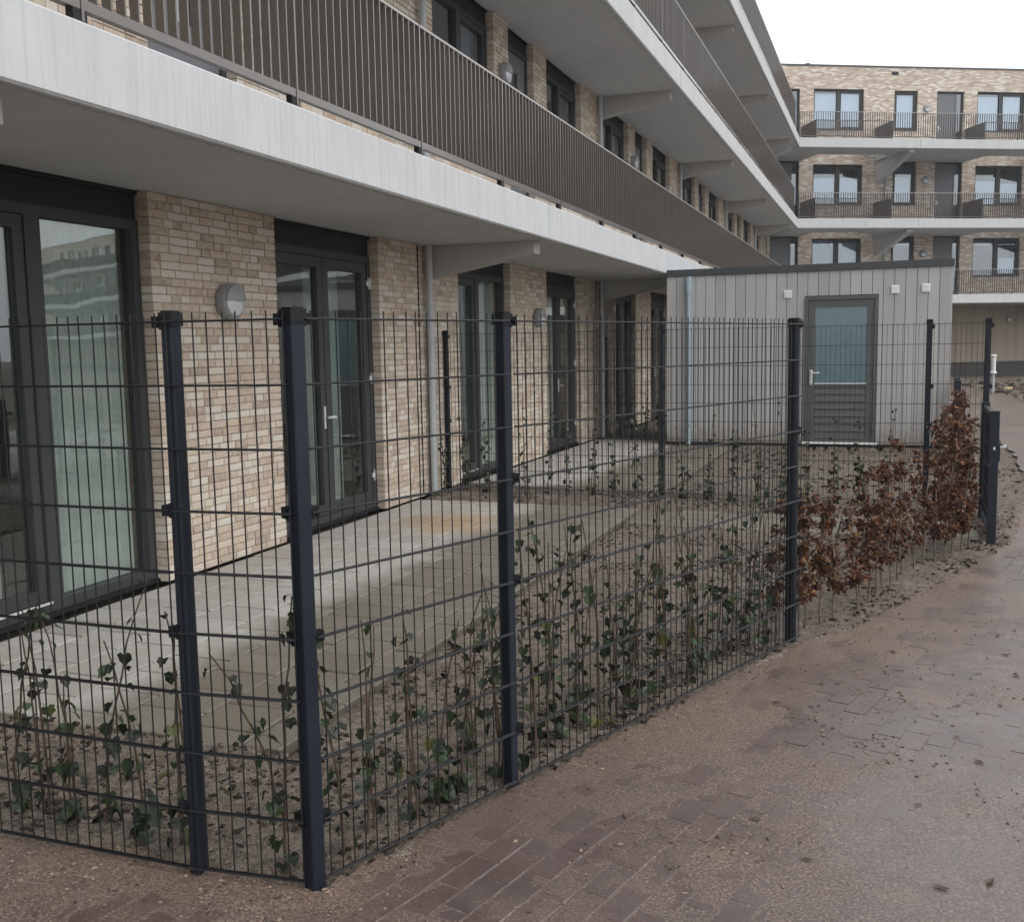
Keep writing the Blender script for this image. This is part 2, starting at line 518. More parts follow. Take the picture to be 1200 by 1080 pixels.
# ------------------------------------------------------------------ mesh helpers
class MB:
    def __init__(self):
        self.v, self.f, self.mi, self.r = [], [], [], []

    def add(self, vs, fs, mi=0, rnd=None):
        b = len(self.v)
        self.v += [tuple(p) for p in vs]
        self.f += [tuple(b + i for i in f) for f in fs]
        self.mi += [mi] * len(fs)
        self.r += [rnd if rnd is not None else 0.0] * len(fs)
        return self

    def box(self, x0, x1, y0, y1, z0, z1, mi=0, rnd=None):
        v = [(x0, y0, z0), (x1, y0, z0), (x1, y1, z0), (x0, y1, z0), (x0, y0, z1), (x1, y0, z1), (x1, y1, z1), (x0, y1, z1)]
        f = [(0, 3, 2, 1), (4, 5, 6, 7), (0, 1, 5, 4), (1, 2, 6, 5), (2, 3, 7, 6), (3, 0, 4, 7)]
        return self.add(v, f, mi, rnd)

    def cbox(self, x0, x1, y0, y1, z0, z1, c, mi=0, rnd=None):
        """box with its top edges chamfered by c"""
        v = [(x0, y0, z0), (x1, y0, z0), (x1, y1, z0), (x0, y1, z0), (x0, y0, z1 - c), (x1, y0, z1 - c), (x1, y1, z1 - c), (x0, y1, z1 - c),
             (x0 + c, y0 + c, z1), (x1 - c, y0 + c, z1), (x1 - c, y1 - c, z1), (x0 + c, y1 - c, z1)]
        f = [(0, 3, 2, 1)]
        for a, b in ((0, 1), (1, 2), (2, 3), (3, 0)):
            f.append((a, b, b + 4, a + 4))
            f.append((a + 4, b + 4, b + 8, a + 8))
        f.append((8, 9, 10, 11))
        return self.add(v, f, mi, rnd)

    def prism_x(self, x0, x1, poly, mi=0):
        """polygon in (y,z), counter-clockwise seen from +x, extruded along x"""
        n = len(poly)
        v = [(x0, y, z) for y, z in poly] + [(x1, y, z) for y, z in poly]
        f = [tuple(reversed(range(n))), tuple(range(n, 2 * n))]
        f += [(i, (i + 1) % n, (i + 1) % n + n, i + n) for i in range(n)]
        return self.add(v, f, mi)

    def prism_z(self, z0, z1, poly, mi=0):
        n = len(poly)
        v = [(x, y, z0) for x, y in poly] + [(x, y, z1) for x, y in poly]
        f = [tuple(reversed(range(n))), tuple(range(n, 2 * n))]
        f += [(i, (i + 1) % n, (i + 1) % n + n, i + n) for i in range(n)]
        return self.add(v, f, mi)

    def tube(self, pts, rad, seg=6, mi=0, rnd=None, cap=True):
        pts = [Vector(p) for p in pts]
        rads = rad if isinstance(rad, (list, tuple)) else [rad] * len(pts)
        vs, fs = [], []
        for i, p in enumerate(pts):
            d = (pts[min(i + 1, len(pts) - 1)] - pts[max(i - 1, 0)]).normalized()
            a = d.orthogonal().normalized() if i == 0 else (a - d * a.dot(d)).normalized()
            b = d.cross(a)
            for k in range(seg):
                t = 2 * math.pi * k / seg
                vs.append(p + (a * math.cos(t) + b * math.sin(t)) * rads[i])
        for i in range(len(pts) - 1):
            for k in range(seg):
                k2 = (k + 1) % seg
                fs.append((i * seg + k, i * seg + k2, (i + 1) * seg + k2, (i + 1) * seg + k))
        if cap:
            fs.append(tuple(reversed(range(seg))))
            fs.append(tuple((len(pts) - 1) * seg + k for k in range(seg)))
        return self.add(vs, fs, mi, rnd)

    def mesh(self, name, mats, smooth=False):
        me = bpy.data.meshes.new(name)
        me.from_pydata(self.v, [], self.f)
        for m in (mats if isinstance(mats, (list, tuple)) else [mats]):
            me.materials.append(MATS[m])
        n = len(me.polygons)
        if n:
            me.polygons.foreach_set('material_index', self.mi)
            if any(self.r):
                at = me.attributes.new('rnd', 'FLOAT', 'FACE')
                at.data.foreach_set('value', self.r)
            if smooth:
                me.polygons.foreach_set('use_smooth', [True] * n)
        me.update()
        return me

    def build(self, name, mats, parent=None, smooth=False, label=None, kind=None, loc=None, rotz=None):
        return put(name, self.mesh(name, mats, smooth), parent, label=label, kind=kind, loc=loc, rotz=rotz)


def put(name, data, parent=None, label=None, kind=None, loc=None, rotz=None):
    o = bpy.data.objects.new(name, data)
    C.objects.link(o)
    if parent is not None:
        o.parent = parent
    if loc is not None:
        o.location = loc
    if rotz is not None:
        o.rotation_euler = (0, 0, rotz)
    if label:
        o['label'] = label
    if kind:
        o['kind'] = kind
    return o


def thing(name, label, cat, loc=(0, 0, 0), rotz=0.0, group=None):
    o = bpy.data.objects.new(name, None)
    C.objects.link(o)
    o.empty_display_size = 0.2
    o.location = loc
    o.rotation_euler = (0, 0, rotz)
    o['label'] = label
    o['category'] = cat
    if group:
        o['group'] = group
    return o


def empty_part(name, parent):
    o = bpy.data.objects.new(name, None)
    C.objects.link(o)
    o.parent = parent
    return o


def copy_tree(o, parent=None):
    c = o.copy()
    C.objects.link(c)
    c.parent = parent
    for ch in list(o.children):
        copy_tree(ch, c)
    return c


def vnoise(x, y, seed=0):
    """smooth value noise on arrays, 0..1"""
    xi, yi = np.floor(x).astype(np.int64), np.floor(y).astype(np.int64)
    fx, fy = x - xi, y - yi
    fx, fy = fx * fx * (3 - 2 * fx), fy * fy * (3 - 2 * fy)

    def h(a, b):
        k = (a * 374761393 + b * 668265263 + seed * 974634777) & 0xFFFFFFFF
        k = ((k ^ (k >> 13)) * 1274126177) & 0xFFFFFFFF
        return ((k ^ (k >> 16)) & 0xFFFF) / 65535.0
    return (h(xi, yi) * (1 - fx) + h(xi + 1, yi) * fx) * (1 - fy) + (h(xi, yi + 1) * (1 - fx) + h(xi + 1, yi + 1) * fx) * fy


def fbm(x, y, f, oct=4, seed=0):
    t, a, tot = 0, 1.0, 0
    for i in range(oct):
        t = t + a * vnoise(x * f, y * f, seed + i)
        tot += a
        a *= 0.5
        f *= 2.1
    return t / tot


# ------------------------------------------------------------------ ground
FENCE_CORNER = (2.73, 1.72)
# boundary between the garden and the path (s, n = -m), then on past the gate
EDGE = [(2.66, -5.1), (2.68, -1.70), (3.64, -1.36), (5.98, -0.47), (6.5, -0.12), (7.16, 0.12), (7.9, 0.42), (8.94, 0.78), (9.4, 0.95), (10.8, 1.15), (13, 1.55), (17, 1.75), (21, 1.7), (30, 1.2), (40, 0.5)]


def edge_n(s):
    xs = np.array([e[0] for e in EDGE])
    ns = np.array([e[1] for e in EDGE])
    return np.interp(s, xs, ns, left=-60)


def right_n(s):
    """right-hand edge of the path: a bed of loose soil begins there"""
    return np.interp(s, [-10, 14, 20, 24.5, 30, 35, 40, 46], [30, 18, 5.6, 3.55, 3.35, 2.8, 2.2, 2.0])


def in_tiles(s, m):
    a = (s > 3.66) & (s < 10.62) & (m > 2.38) & (m < 5.06)
    b = (s > 9.56) & (s < 10.62) & (m > -0.78) & (m <= 2.38)
    c = (s > 11.85) & (s < 18.4) & (m > 2.38) & (m < 5.06)
    d = (s > 16.6) & (s < 17.45) & (m > -0.7) & (m < 2.38)
    return a | b | c | d


def axis(segs):
    out = []
    for a, b, st in segs:
        n = max(1, int(round((b - a) / st)))
        out += list(np.linspace(a, b, n, endpoint=False))
    out.append(segs[-1][1])
    return np.array(out)


def grid_sheet(name, sa, na, zfun, keep, mat, kind):
    S, N = np.meshgrid(sa, na, indexing='ij')
    S0, N0 = S, N
    Z = zfun(S, N)
    ns, nn = S.shape
    X = US[0] * S + UM[0] * (-N)
    Y = US[1] * S + UM[1] * (-N)
    co = np.stack([X, Y, Z], -1).reshape(-1, 3)
    idx = np.arange(ns * nn).reshape(ns, nn)
    q = np.stack([idx[:-1, :-1], idx[:-1, 1:], idx[1:, 1:], idx[1:, :-1]], -1)
    if keep is not None:
        cs = (S[:-1, :-1] + S[1:, 1:]) / 2
        cn = (N[:-1, :-1] + N[1:, 1:]) / 2
        q = q[keep(cs, cn)]
    q = q.reshape(-1, 4)
    used = np.unique(q)
    remap = np.zeros(ns * nn, np.int64)
    remap[used] = np.arange(len(used))
    me = bpy.data.meshes.new(name)
    me.from_pydata(co[used].tolist(), [], remap[q].tolist())
    me.materials.append(MATS[mat])
    me.polygons.foreach_set('use_smooth', [True] * len(me.polygons))
    me.update()
    return put(name, me, kind=kind)


def bed_z(S, N):
    z = -0.004 + 0.05 * (fbm(S, N, 3.2, 5, 3) - 0.5) + 0.02 * (fbm(S, N, 17, 3, 9) - 0.5)
    z += 0.06 * np.clip((S - 9) / 2.5, 0, 1) * np.clip((12.5 - S) / 1.0, 0, 1)
    far = (S > 20) & (N > right_n(S) - 0.3)
    z = np.where(far, z + 0.16 * (fbm(S, N, 0.9, 4, 5) - 0.25), z)
    path = (N > edge_n(S) + 0.06) & (N < right_n(S))
    z = np.where(path, -0.06, z)
    jj = 0.10 * (fbm(S, N, 3.5, 4, 61) - 0.42)
    tin = in_tiles(S - jj, -N) & in_tiles(S + 0.03 + jj, -N) & in_tiles(S, -N - 0.03 - jj)
    edge = in_tiles(S + 0.12, -N) | in_tiles(S - 0.12, -N) | in_tiles(S, -N + 0.12) | in_tiles(S, -N - 0.12)
    z = np.where(edge & ~tin, np.maximum(z, 0.004 + 0.014 * fbm(S, N, 9, 3, 63)), z)
    z = np.where(tin, -0.07, z)
    z = np.where(N < -5.0, -0.07, z)
    return z


ground = grid_sheet('ground', axis([(-140, -10, 20), (-10, 2, 1), (2, 11.4, 0.045), (11.4, 19, 0.12), (19, 46, 0.3), (46, 150, 20)]),
                    axis([(-140, -10, 20), (-10, -5.2, 1), (-5.2, 1.9, 0.045), (1.9, 8, 0.25), (8, 30, 1.5), (30, 150, 20)]), bed_z, None, 'bed_soil', 'structure')


def path_z(S, N):
    big = fbm(S, N, 0.9, 4, 21) - 0.5
    z = -0.0012 + 0.014 * big + 0.006 * (fbm(S, N, 6, 4, 33) - 0.5) + 0.004 * (fbm(S, N, 24, 2, 41) - 0.5)
    d = N - edge_n(S)
    d = np.where(S < 2.7, 2.7 - S, np.where(d < 0, 0, d))
    z += 0.012 * np.exp(-(d / 0.16) ** 2) * (fbm(S, N, 5, 3, 55) - 0.1)
    z += 0.0042 * np.clip((d - 0.7) / 0.9, 0, 1) + 0.02 * np.clip((S - 7) / 10, 0, 1)
    return z


def path_keep(S, N):
    j = 0.10 * (fbm(S, N, 4, 3, 77) - 0.5)
    return ((S < 2.72 + j) | (N > edge_n(S) + j)) & (N < right_n(S) + 4 * j)


path_sand = grid_sheet('path_sand', axis([(-12, 1.2, 0.4), (1.2, 7.5, 0.028), (7.5, 12, 0.06), (12, 46, 0.22)]),
                       axis([(-16, -4.5, 0.6), (-4.5, 3.4, 0.03), (3.4, 6, 0.1), (6, 30, 0.4)]), path_z, path_keep, 'path_sand', 'stuff')

# the brick path itself under the sand
path = MB()
path.prism_z(-0.066, -0.062, [(-0.5, -3), (3, -3), (20, 14), (20, 40), (13, 40), (2.5, 8), (0.9, 4.8), (-0.66, 3.0), (-4, 3.9), (-4, 0)])
path_o = path.build('path', 'bed_soil', kind='structure')
PA = R(90 - 35)
pu = Vector((math.cos(PA), math.sin(PA), 0))
pv = Vector((-math.sin(PA), math.cos(PA), 0))
cells = []
PL, PW = 0.205, 0.105
for i in range(-60, 90):
    for j in range(-20, 130):
        a = (j + (0.5 if i % 2 else 0)) * PL
        b = -i * PW
        P = pu * a + pv * b
        s = P.x * US[0] + P.y * US[1]
        nn_ = -(P.x * UM[0] + P.y * UM[1])
        if s < -1 or s > 13 or nn_ > 7:
            continue
        e = float(edge_n(s)) if s > 2.66 else -9
        if nn_ < e + 0.09 or (s > 2.5 and s < 2.75 and nn_ < -1.6):
            continue
        if P.y < 1.5 or abs(P.x) > 0.56 * P.y + 0.5:
            continue
        cells.append((P.length, P))
cells.sort(key=lambda c: c[0])
pm = MB().cbox(-0.0995, 0.0995, -0.0495, 0.0495, -0.058, 0.0, 0.0035).mesh('paver', 'clay_paver')
rest = MB()
for k, (d, P) in enumerate(cells):
    dz = rng.uniform(-0.0016, 0.0016) + 0.02 * min(1, max(0, (d - 7) / 10))
    if k < 300:
        o = put('paver', pm, path_o, loc=(P.x, P.y, dz))
        o.rotation_euler = (rng.gauss(0, 0.008), rng.gauss(0, 0.006), PA + rng.gauss(0, 0.01))
    else:
        M = Matrix.Translation((P.x, P.y, dz)) @ Matrix.Rotation(PA + rng.gauss(0, 0.008), 4, 'Z')
        vv = [M @ Vector(c) for c in ((-.0995, -.0495, 0), (.0995, -.0495, 0), (.0995, .0495, 0), (-.0995, .0495, 0), (-.0995, -.0495, -.03), (.0995, -.0495, -.03), (.0995, .0495, -.03), (-.0995, .0495, -.03))]
        rest.add(vv, [(0, 1, 2, 3), (0, 4, 5, 1), (1, 5, 6, 2), (2, 6, 7, 3), (3, 7, 4, 0)], 0, rng.random())
rest.build('pavers', 'clay_paver', path_o, kind='stuff')


# terrace slabs
def terrace(s0, s1, m0, m1, strip=None, label=None):
    t = MB()
    t.prism_z(-0.064, -0.016, [tuple(sm(a, b)[:2]) for a, b in ((s0 + 0.02, m0 + 0.07), (s1 - 0.1, m0 + 0.07), (s1 - 0.1, m1 - 0.02), (s0 + 0.02, m1 - 0.02))])
    root = t.build('terrace', 'joint_filling', kind='structure')
    tm = MB().cbox(-0.1425, 0.1425, -0.1925, 0.1925, -0.05, 0.0, 0.006).mesh('paving_slab', 'concrete_paving')
    th = MB().cbox(-0.1425, 0.1425, -0.0925, 0.0925, -0.05, 0.0, 0.006).mesh('paving_slab', 'concrete_paving')

    def lay(sa, sb, ma, mb):
        r = 0
        m = mb
        while m > ma + 0.05:
            s = sa - (0.15 if r % 2 else 0)
            while s < sb - 0.16:
                if s >= sa - 0.16 and s > s0 - 0.17:
                    me = tm if m - 0.4 > ma - 0.05 else th
                    dm = 0.2 if me is tm else 0.1
                    p = sm(s + 0.15, m - dm, rng.uniform(-0.003, 0.003))
                    o = put('paving_slab', me, root, loc=p)
                    o.rotation_euler = (rng.gauss(0, 0.004), rng.gauss(0, 0.004), PHI + rng.gauss(0, 0.003))
                s += 0.3
            m -= 0.4
            r += 1
    lay(s0, s1, m0, m1)
    if strip:
        lay(*strip)
    return root


terrace(3.68, 10.62, 2.42, 5.07, (9.57, 10.62, -0.78, 2.42))
terrace(11.9, 18.3, 2.42, 5.07)


# clods, crumbs and grains
ICO = None


def ico():
    t = (1 + 5 ** 0.5) / 2
    v = [(-1, t, 0), (1, t, 0), (-1, -t, 0), (1, -t, 0), (0, -1, t), (0, 1, t), (0, -1, -t), (0, 1, -t), (t, 0, -1), (t, 0, 1), (-t, 0, -1), (-t, 0, 1)]
    f = [(0, 11, 5), (0, 5, 1), (0, 1, 7), (0, 7, 10), (0, 10, 11), (1, 5, 9), (5, 11, 4), (11, 10, 2), (10, 7, 6), (7, 1, 8), (3, 9, 4), (3, 4, 2), (3, 2, 6), (3, 6, 8), (3, 8, 9), (4, 9, 5), (2, 4, 11), (6, 2, 10), (8, 6, 7), (9, 8, 1)]
    return [Vector(p).normalized() for p in v], f


IV, IF = ico()
OV = [Vector(p) for p in ((1, 0, 0), (-1, 0, 0), (0, 1, 0), (0, -1, 0), (0, 0, 1), (0, 0, -1))]
OF = [(0, 2, 4), (2, 1, 4), (1, 3, 4), (3, 0, 4), (2, 0, 5), (1, 2, 5), (3, 1, 5), (0, 3, 5)]


def lump(mb, p, r, rnd, big=True):
    V, F = (IV, IF) if big else (OV, OF)
    a = rng.uniform(0, 6.28)
    ca, sa = math.cos(a), math.sin(a)
    sx, sy, sz = r * rng.uniform(0.7, 1.5), r * rng.uniform(0.5, 1.0), r * rng.uniform(0.35, 0.75)
    vs = []
    for v in V:
        k = rng.uniform(0.75, 1.25)
        x, y, z = v.x * sx * k, v.y * sy * k, v.z * sz * k
        vs.append((p[0] + x * ca - y * sa, p[1] + x * sa + y * ca, p[2] + z))
    mb.add(vs, F, 0, rnd)


def scatter_bed(mb, count, s0, s1, n0, n1, rmin, rmax, test, big=True, dens=None):
    S = nrng.uniform(s0, s1, count)
    N = nrng.uniform(n0, n1, count)
    ok = test(S, N)
    if dens is not None:
        ok &= nrng.random(count) < dens(S, N)
    S, N = S[ok], N[ok]
    Z = bed_z(S, N)
    for s, n_, z in zip(S, N, Z):
        r = rmin + (rmax - rmin) * rng.random() ** 3
        p = sm(s, -n_, z + r * 0.15)
        lump(mb, p, r, rng.uniform(0.01, 0.99), big)


def is_bed(S, N):
    return (S > 2.72) & (N < edge_n(S)) & ~in_tiles(S, -N) & (N > -5.0)


cl = MB()
clump = lambda S, N: np.clip((fbm(S, N, 2.6, 5, 91) - 0.44) * 7, 0.03, 1)
scatter_bed(cl, 60000, 2.7, 11.4, -5, 1.2, 0.004, 0.02, is_bed, True, clump)
scatter_bed(cl, 2500, 11.4, 17.4, -2.4, 1.7, 0.01, 0.04, is_bed, True, clump)
farbed = lambda S, N: (N > right_n(S) + 0.2)
scatter_bed(cl, 2500, 20, 44, 2, 14, 0.03, 0.13, farbed, True)
cl.build('soil_clods', 'soil_clod', kind='stuff')

gr = MB()
cnt = 90000
S = nrng.uniform(1.2, 8, cnt)
N = nrng.uniform(-3.6, 4.5, cnt)
ok = path_keep(S, N)
d = np.where(S < 2.7, 2.7 - S, N - edge_n(S))
ok &= nrng.random(cnt) < np.clip(np.exp(-(d / 0.22) ** 2) * 0.9 + (fbm(S, N, 1.5, 5, 121) - 0.5) * 6, 0.02, 1) * np.clip((6.5 - S) / 2.5, 0.12, 1)
S, N = S[ok], N[ok]
Z = np.maximum(path_z(S, N), 0.0)
for s, n_, z in zip(S, N, Z):
    r = 0.002 + 0.0085 * rng.random() ** 3
    lump(gr, sm(s, -n_, z + r * 0.2), r, rng.uniform(0.25, 0.99), False)
gr.build('sand_grains', 'sand_lump', kind='stuff')

# ------------------------------------------------------------------ long gallery building
bld = thing('apartment_building', 'long brick apartment building with three pale concrete galleries receding along the gardens', 'building', (0, 0, 0), PHI)
FM = 5.12                 # facade plane
GM = 3.6                  # gallery edge
S_IN = 45.75              # inner corner with the wing
MOD = 7.6
SLABS = [(2.91, 3.29), (6.21, 6.58), (9.42, 9.79)]
FLOORS = [(0.0, 2.91), (3.29, 6.21), (6.58, 9.42), (9.79, 13.3)]


def wall_cells(x0, x1, z0, z1, ops):
    """solid rectangles left round the openings (s0,s1,z0,z1)"""
    xs = sorted({x0, x1} | {o[0] for o in ops if x0 < o[0] < x1} | {o[1] for o in ops if x0 < o[1] < x1})
    out = []
    for a, b in zip(xs, xs[1:]):
        mid = (a + b) / 2
        hit = [o for o in ops if o[0] < mid < o[1]]
        if not hit:
            out.append((a, b, z0, z1))
        else:
            o = hit[0]
            if o[2] > z0 + 0.01:
                out.append((a, b, z0, o[2]))
            if o[3] < z1 - 0.01:
                out.append((a, b, o[3], z1))
    return out


ground_ops = [(4.39, 6.26, 0.0, 2.91, 'slide'), (7.90, 9.85, 0.0, 2.91, 'double'), (11.99, 13.89, 0.0, 2.91, 'slide'), (15.53, 17.42, 0.0, 2.91, 'double'),
              (19.85, 21.57, 0.0, 2.91, 'slide'), (23.05, 24.95, 0.0, 2.91, 'double')]
for k in (3, 4):
    ground_ops += [(4.39 + MOD * k, 6.26 + MOD * k, 0, 2.91, 'slide'), (7.9 + MOD * k, 9.85 + MOD * k, 0, 2.91, 'double')]
ground_ops += [(0.3, 2.2, 0.0, 2.91, 'double')]


def upper_ops(zf, zt):
    r = []
    for k in range(-1, 5):
        o = MOD * k
        if 11.4 + o < 44:
            r.append((11.4 + o, 13.4 + o, zf + 0.9, zt, 'window'))
        if 13.96 + o < 44:
            r.append((13.96 + o, 15.05 + o, zf + 0.02, zt, 'door'))
        if 17.56 + o < 45:
            r.append((15.66 + o, 17.56 + o, zf + 0.9, zt, 'window'))
    return r


level_ops = [ground_ops, upper_ops(*FLOORS[1]), upper_ops(*FLOORS[2]), upper_ops(9.79, 12.3)]

wall = MB()
near_bricks, far_bricks = [], []
for lv, (zf, zt) in enumerate(FLOORS):
    cells = wall_cells(-1.5, S_IN - 0.1, zf, zt, level_ops[lv])
    for a, b, c, d_ in cells:
        if lv >= 2:
            wall.box(a, b, FM, FM + 0.3, c, d_, 1)
            continue
        wall.box(a + 0.008, b - 0.008, FM + 0.008, FM + 0.3, c, d_ - 0.002, 0)
        rows = int((d_ - c) / 0.0625 + 0.5)
        rh = (d_ - c) / max(1, rows)
        for r in range(rows):
            x = a
            zz = c + r * rh
            first = True
            while x < b - 1e-4:
                L = rng.choice((0.21, 0.21, 0.21, 0.10, 0.155)) if not (first and r % 2) else rng.choice((0.10, 0.155))
                first = False
                e = x + L + 0.01
                if b - e < 0.09:
                    e = b + 0.01
                far_bricks.append((x, min(e - 0.01, b), zz + 0.005, zz + rh - 0.005))
                x = e
wall.box(-1.5, S_IN, FM + 0.3, FM + 0.31, 13.3, 13.36, 2)
wall_o = wall.build('wall', ['mortar', 'brick_courses', 'roof_edge'], bld)
# individual bricks: the pier between the first two garden doors; the rest joined
far_bricks.sort(key=lambda q: abs((q[0] + q[1]) / 2 - 7.1) + (0 if q[2] < 2.9 else 50) + (0 if 6.2 < q[0] < 7.9 else 30))
meshes = {}
jb = MB()
for k, (x0, x1, z0, z1) in enumerate(far_bricks):
    y0 = FM + rng.uniform(-0.003, 0.002)
    if k < 300:
        key = (round(x1 - x0, 3), round(z1 - z0, 4))
        if key not in meshes:
            h = key[0] / 2
            g = key[1] / 2
            b = MB()
            c = 0.003
            v = [(-h, 0.1, -g), (h, 0.1, -g), (h, 0.1, g), (-h, 0.1, g), (-h, c, -g), (h, c, -g), (h, c, g), (-h, c, g), (-h + c, 0, -g + c), (h - c, 0, -g + c), (h - c, 0, g - c), (-h + c, 0, g - c)]
            f = []
            for i_ in range(4):
                j_ = (i_ + 1) % 4
                f += [(i_, j_, j_ + 4, i_ + 4), (i_ + 4, j_ + 4, j_ + 8, i_ + 8)]
            f.append((8, 9, 10, 11))
            f = [tuple(reversed(q)) for q in f] if False else f
            b.add(v, f)
            meshes[key] = b.mesh('brick', 'brick')
        o = put('brick', meshes[key], wall_o, loc=((x0 + x1) / 2, y0, (z0 + z1) / 2))
        o.rotation_euler = (rng.gauss(0, 0.01), 0, rng.gauss(0, 0.006))
    else:
        jb.box(x0, x1, y0, FM + 0.1, z0, z1, 0, rng.random())
jb.build('brickwork', 'brick', wall_o, kind='stuff')

# rooms behind the glass
room = MB()
for zf, zt in FLOORS:
    room.box(-1.5, S_IN + 3, FM + 4.2, FM + 4.3, zf, zt, 0)
    room.box(-1.5, S_IN + 3, FM + 0.3, FM + 4.2, zf - 0.2, zf - 0.004 if zf > 0 else 0.012, 1)
    room.box(-1.5, S_IN + 3, FM + 0.3, FM + 4.2, zt - 0.012 if zt < 13 else zt, zt + 0.05, 0)
    for k in range(-1, 6):
        x = 11.1 + MOD * k
        if 0 < x < S_IN:
            room.box(x - 0.1, x + 0.1, FM + 0.3, FM + 4.2, zf + 0.012, zt - 0.013, 0)
    room.box(-1.6, -1.5, FM, FM + 4.3, zf, zt, 0)
room.box(-1.6, S_IN + 3, FM + 0.31, FM + 10, 13.3, 13.35, 2)
room.box(-1.6, S_IN + 3, FM + 9.7, FM + 10, 0, 13.3, 0)
room.build('interior', ['interior_paint', 'interior_floor', 'roof_bitumen'], bld)

FY = FM + 0.10            # frame front


def frame_rect(mb, x0, x1, z0, z1, w, y0, y1, mi=0):
    """four butt-jointed members"""
    mb.box(x0, x0 + w, y0, y1, z0, z1, mi)
    mb.box(x1 - w, x1, y0, y1, z0, z1, mi)
    mb.box(x0 + w, x1 - w, y0, y1, z1 - w, z1, mi)
    mb.box(x0 + w, x1 - w, y0, y1, z0, z0 + w, mi)


def pane_o(parent, x0, x1, z0, z1, y, mat='glass_pane', name='pane'):
    return MB().box(x0, x1, y, y + 0.008, z0, z1).build(name, mat, parent)


def curtain_o(parent, x0, x1, z0, z1, y, mat='sheer_curtain', amp=0.035, per=0.11):
    mb = MB()
    n = max(8, int((x1 - x0) / per * 8))
    vs, fs = [], []
    ph = rng.uniform(0, 6)
    for i in range(n + 1):
        x = x0 + (x1 - x0) * i / n
        yy = y + amp * math.sin(x / per * 6.283 + ph + 0.8 * math.sin(x * 7)) * (0.7 + 0.3 * math.sin(x * 3.1))
        vs += [(x, yy, z0), (x, yy * 0.98 + y * 0.02, z1)]
    for i in range(n):
        fs.append((2 * i, 2 * i + 2, 2 * i + 3, 2 * i + 1))
    mb.add(vs, fs)
    return mb.build('curtain', mat, parent, smooth=True)


def hinge_o(parent, x, z, y):
    mb = MB()
    mb.box(x - 0.012, x + 0.012, y - 0.03, y, z - 0.06, z + 0.06)
    mb.box(x - 0.05, x - 0.014, y - 0.014, y, z - 0.025, z + 0.025)
    mb.build('hinge', 'steel_bright', parent)


def handle_o(parent, x, z, y, d=1):
    mb = MB()
    mb.box(x - 0.016, x + 0.016, y - 0.010, y, z - 0.11, z + 0.11)
    mb.box(x - 0.010, x + 0.010, y - 0.055, y - 0.010, z - 0.012, z + 0.012)
    mb.box(x - 0.010, x + 0.12, y - 0.068, y - 0.052, z - 0.011, z + 0.011) if d > 0 else mb.box(x - 0.12, x + 0.010, y - 0.068, y - 0.052, z - 0.011, z + 0.011)
    mb.build('handle', 'steel_bright', parent)


def garden_glazing(s0, s1, kind, i):
    fr = MB()
    e = 0.004
    # dark screen housing over the frame, frame members, sill
    fr.box(s0 + e, s1 - e, FY + 0.02, FY + 0.14, 2.70, 2.905, 1)
    fr.box(s0 + e, s1 - e, FY - 0.012, FY + 0.02, 2.885, 2.905, 1)
    frame_rect(fr, s0 + e, s1 - e, 0.03, 2.70, 0.07, FY, FY + 0.11)
    fr.box(s0 + e, s1 - e, FY - 0.03, FY + 0.10, 0.0, 0.028, 1)
    w = fr.build('glazed_door', ['anthracite_frame', 'dark_panel'], bld)
    a, b = s0 + e + 0.07, s1 - e - 0.07
    mid = (a + b) / 2
    if kind == 'slide':
        split = s0 + 0.80
        mb = MB()
        mb.box(split, split + 0.13, FY, FY + 0.11, 0.10, 2.63)
        mb.build('mullion', 'anthracite_frame', w)
        lf = MB()
        frame_rect(lf, a + 0.004, split - 0.004, 0.105, 2.625, 0.085, FY + 0.012, FY + 0.08)
        l_ = lf.build('door_leaf', 'anthracite_frame', w)
        pane_o(w, a + 0.09, split - 0.09, 0.19, 2.54, FY + 0.045)
        pane_o(w, split + 0.13, b, 0.10, 2.63, FY + 0.055)
        tr = MB().box(s0 + 0.08, split + 0.02, FY - 0.012, FY - 0.001, 0.085, 0.10)
        tr.build('threshold_strip', 'steel_bright', w)
        if i in (0, 2, 4):
            curtain_o(w, split + 0.14, b + 0.02, 0.05, 2.65, FY + 0.155, amp=0.035, per=0.12)
            curtain_o(w, a + 0.28, a + 0.60, 0.05, 2.65, FY + 0.30)
    else:
        for q, (x0, x1) in enumerate(((a + 0.004, mid - 0.004), (mid + 0.004, b - 0.004))):
            lf = MB()
            frame_rect(lf, x0, x1, 0.105, 2.625, 0.10, FY + 0.008, FY + 0.08)
            lf.build('door_leaf', 'anthracite_frame', w)
            pane_o(w, x0 + 0.10, x1 - 0.10, 0.205, 2.525, FY + 0.045)
        for z in (0.38, 1.42, 2.42):
            hinge_o(w, s0 + 0.075, z, FY - 0.001)
            hinge_o(w, s1 - 0.05, z, FY - 0.001)
        handle_o(w, mid - 0.05, 1.07, FY + 0.007)
        if i in (1, 3):
            curtain_o(w, mid + 0.12, b - 0.1, 0.05, 2.6, FY + 0.32)
    return w


for i, (a, b, z0, z1, k) in enumerate(ground_ops):
    garden_glazing(a, b, k, i)


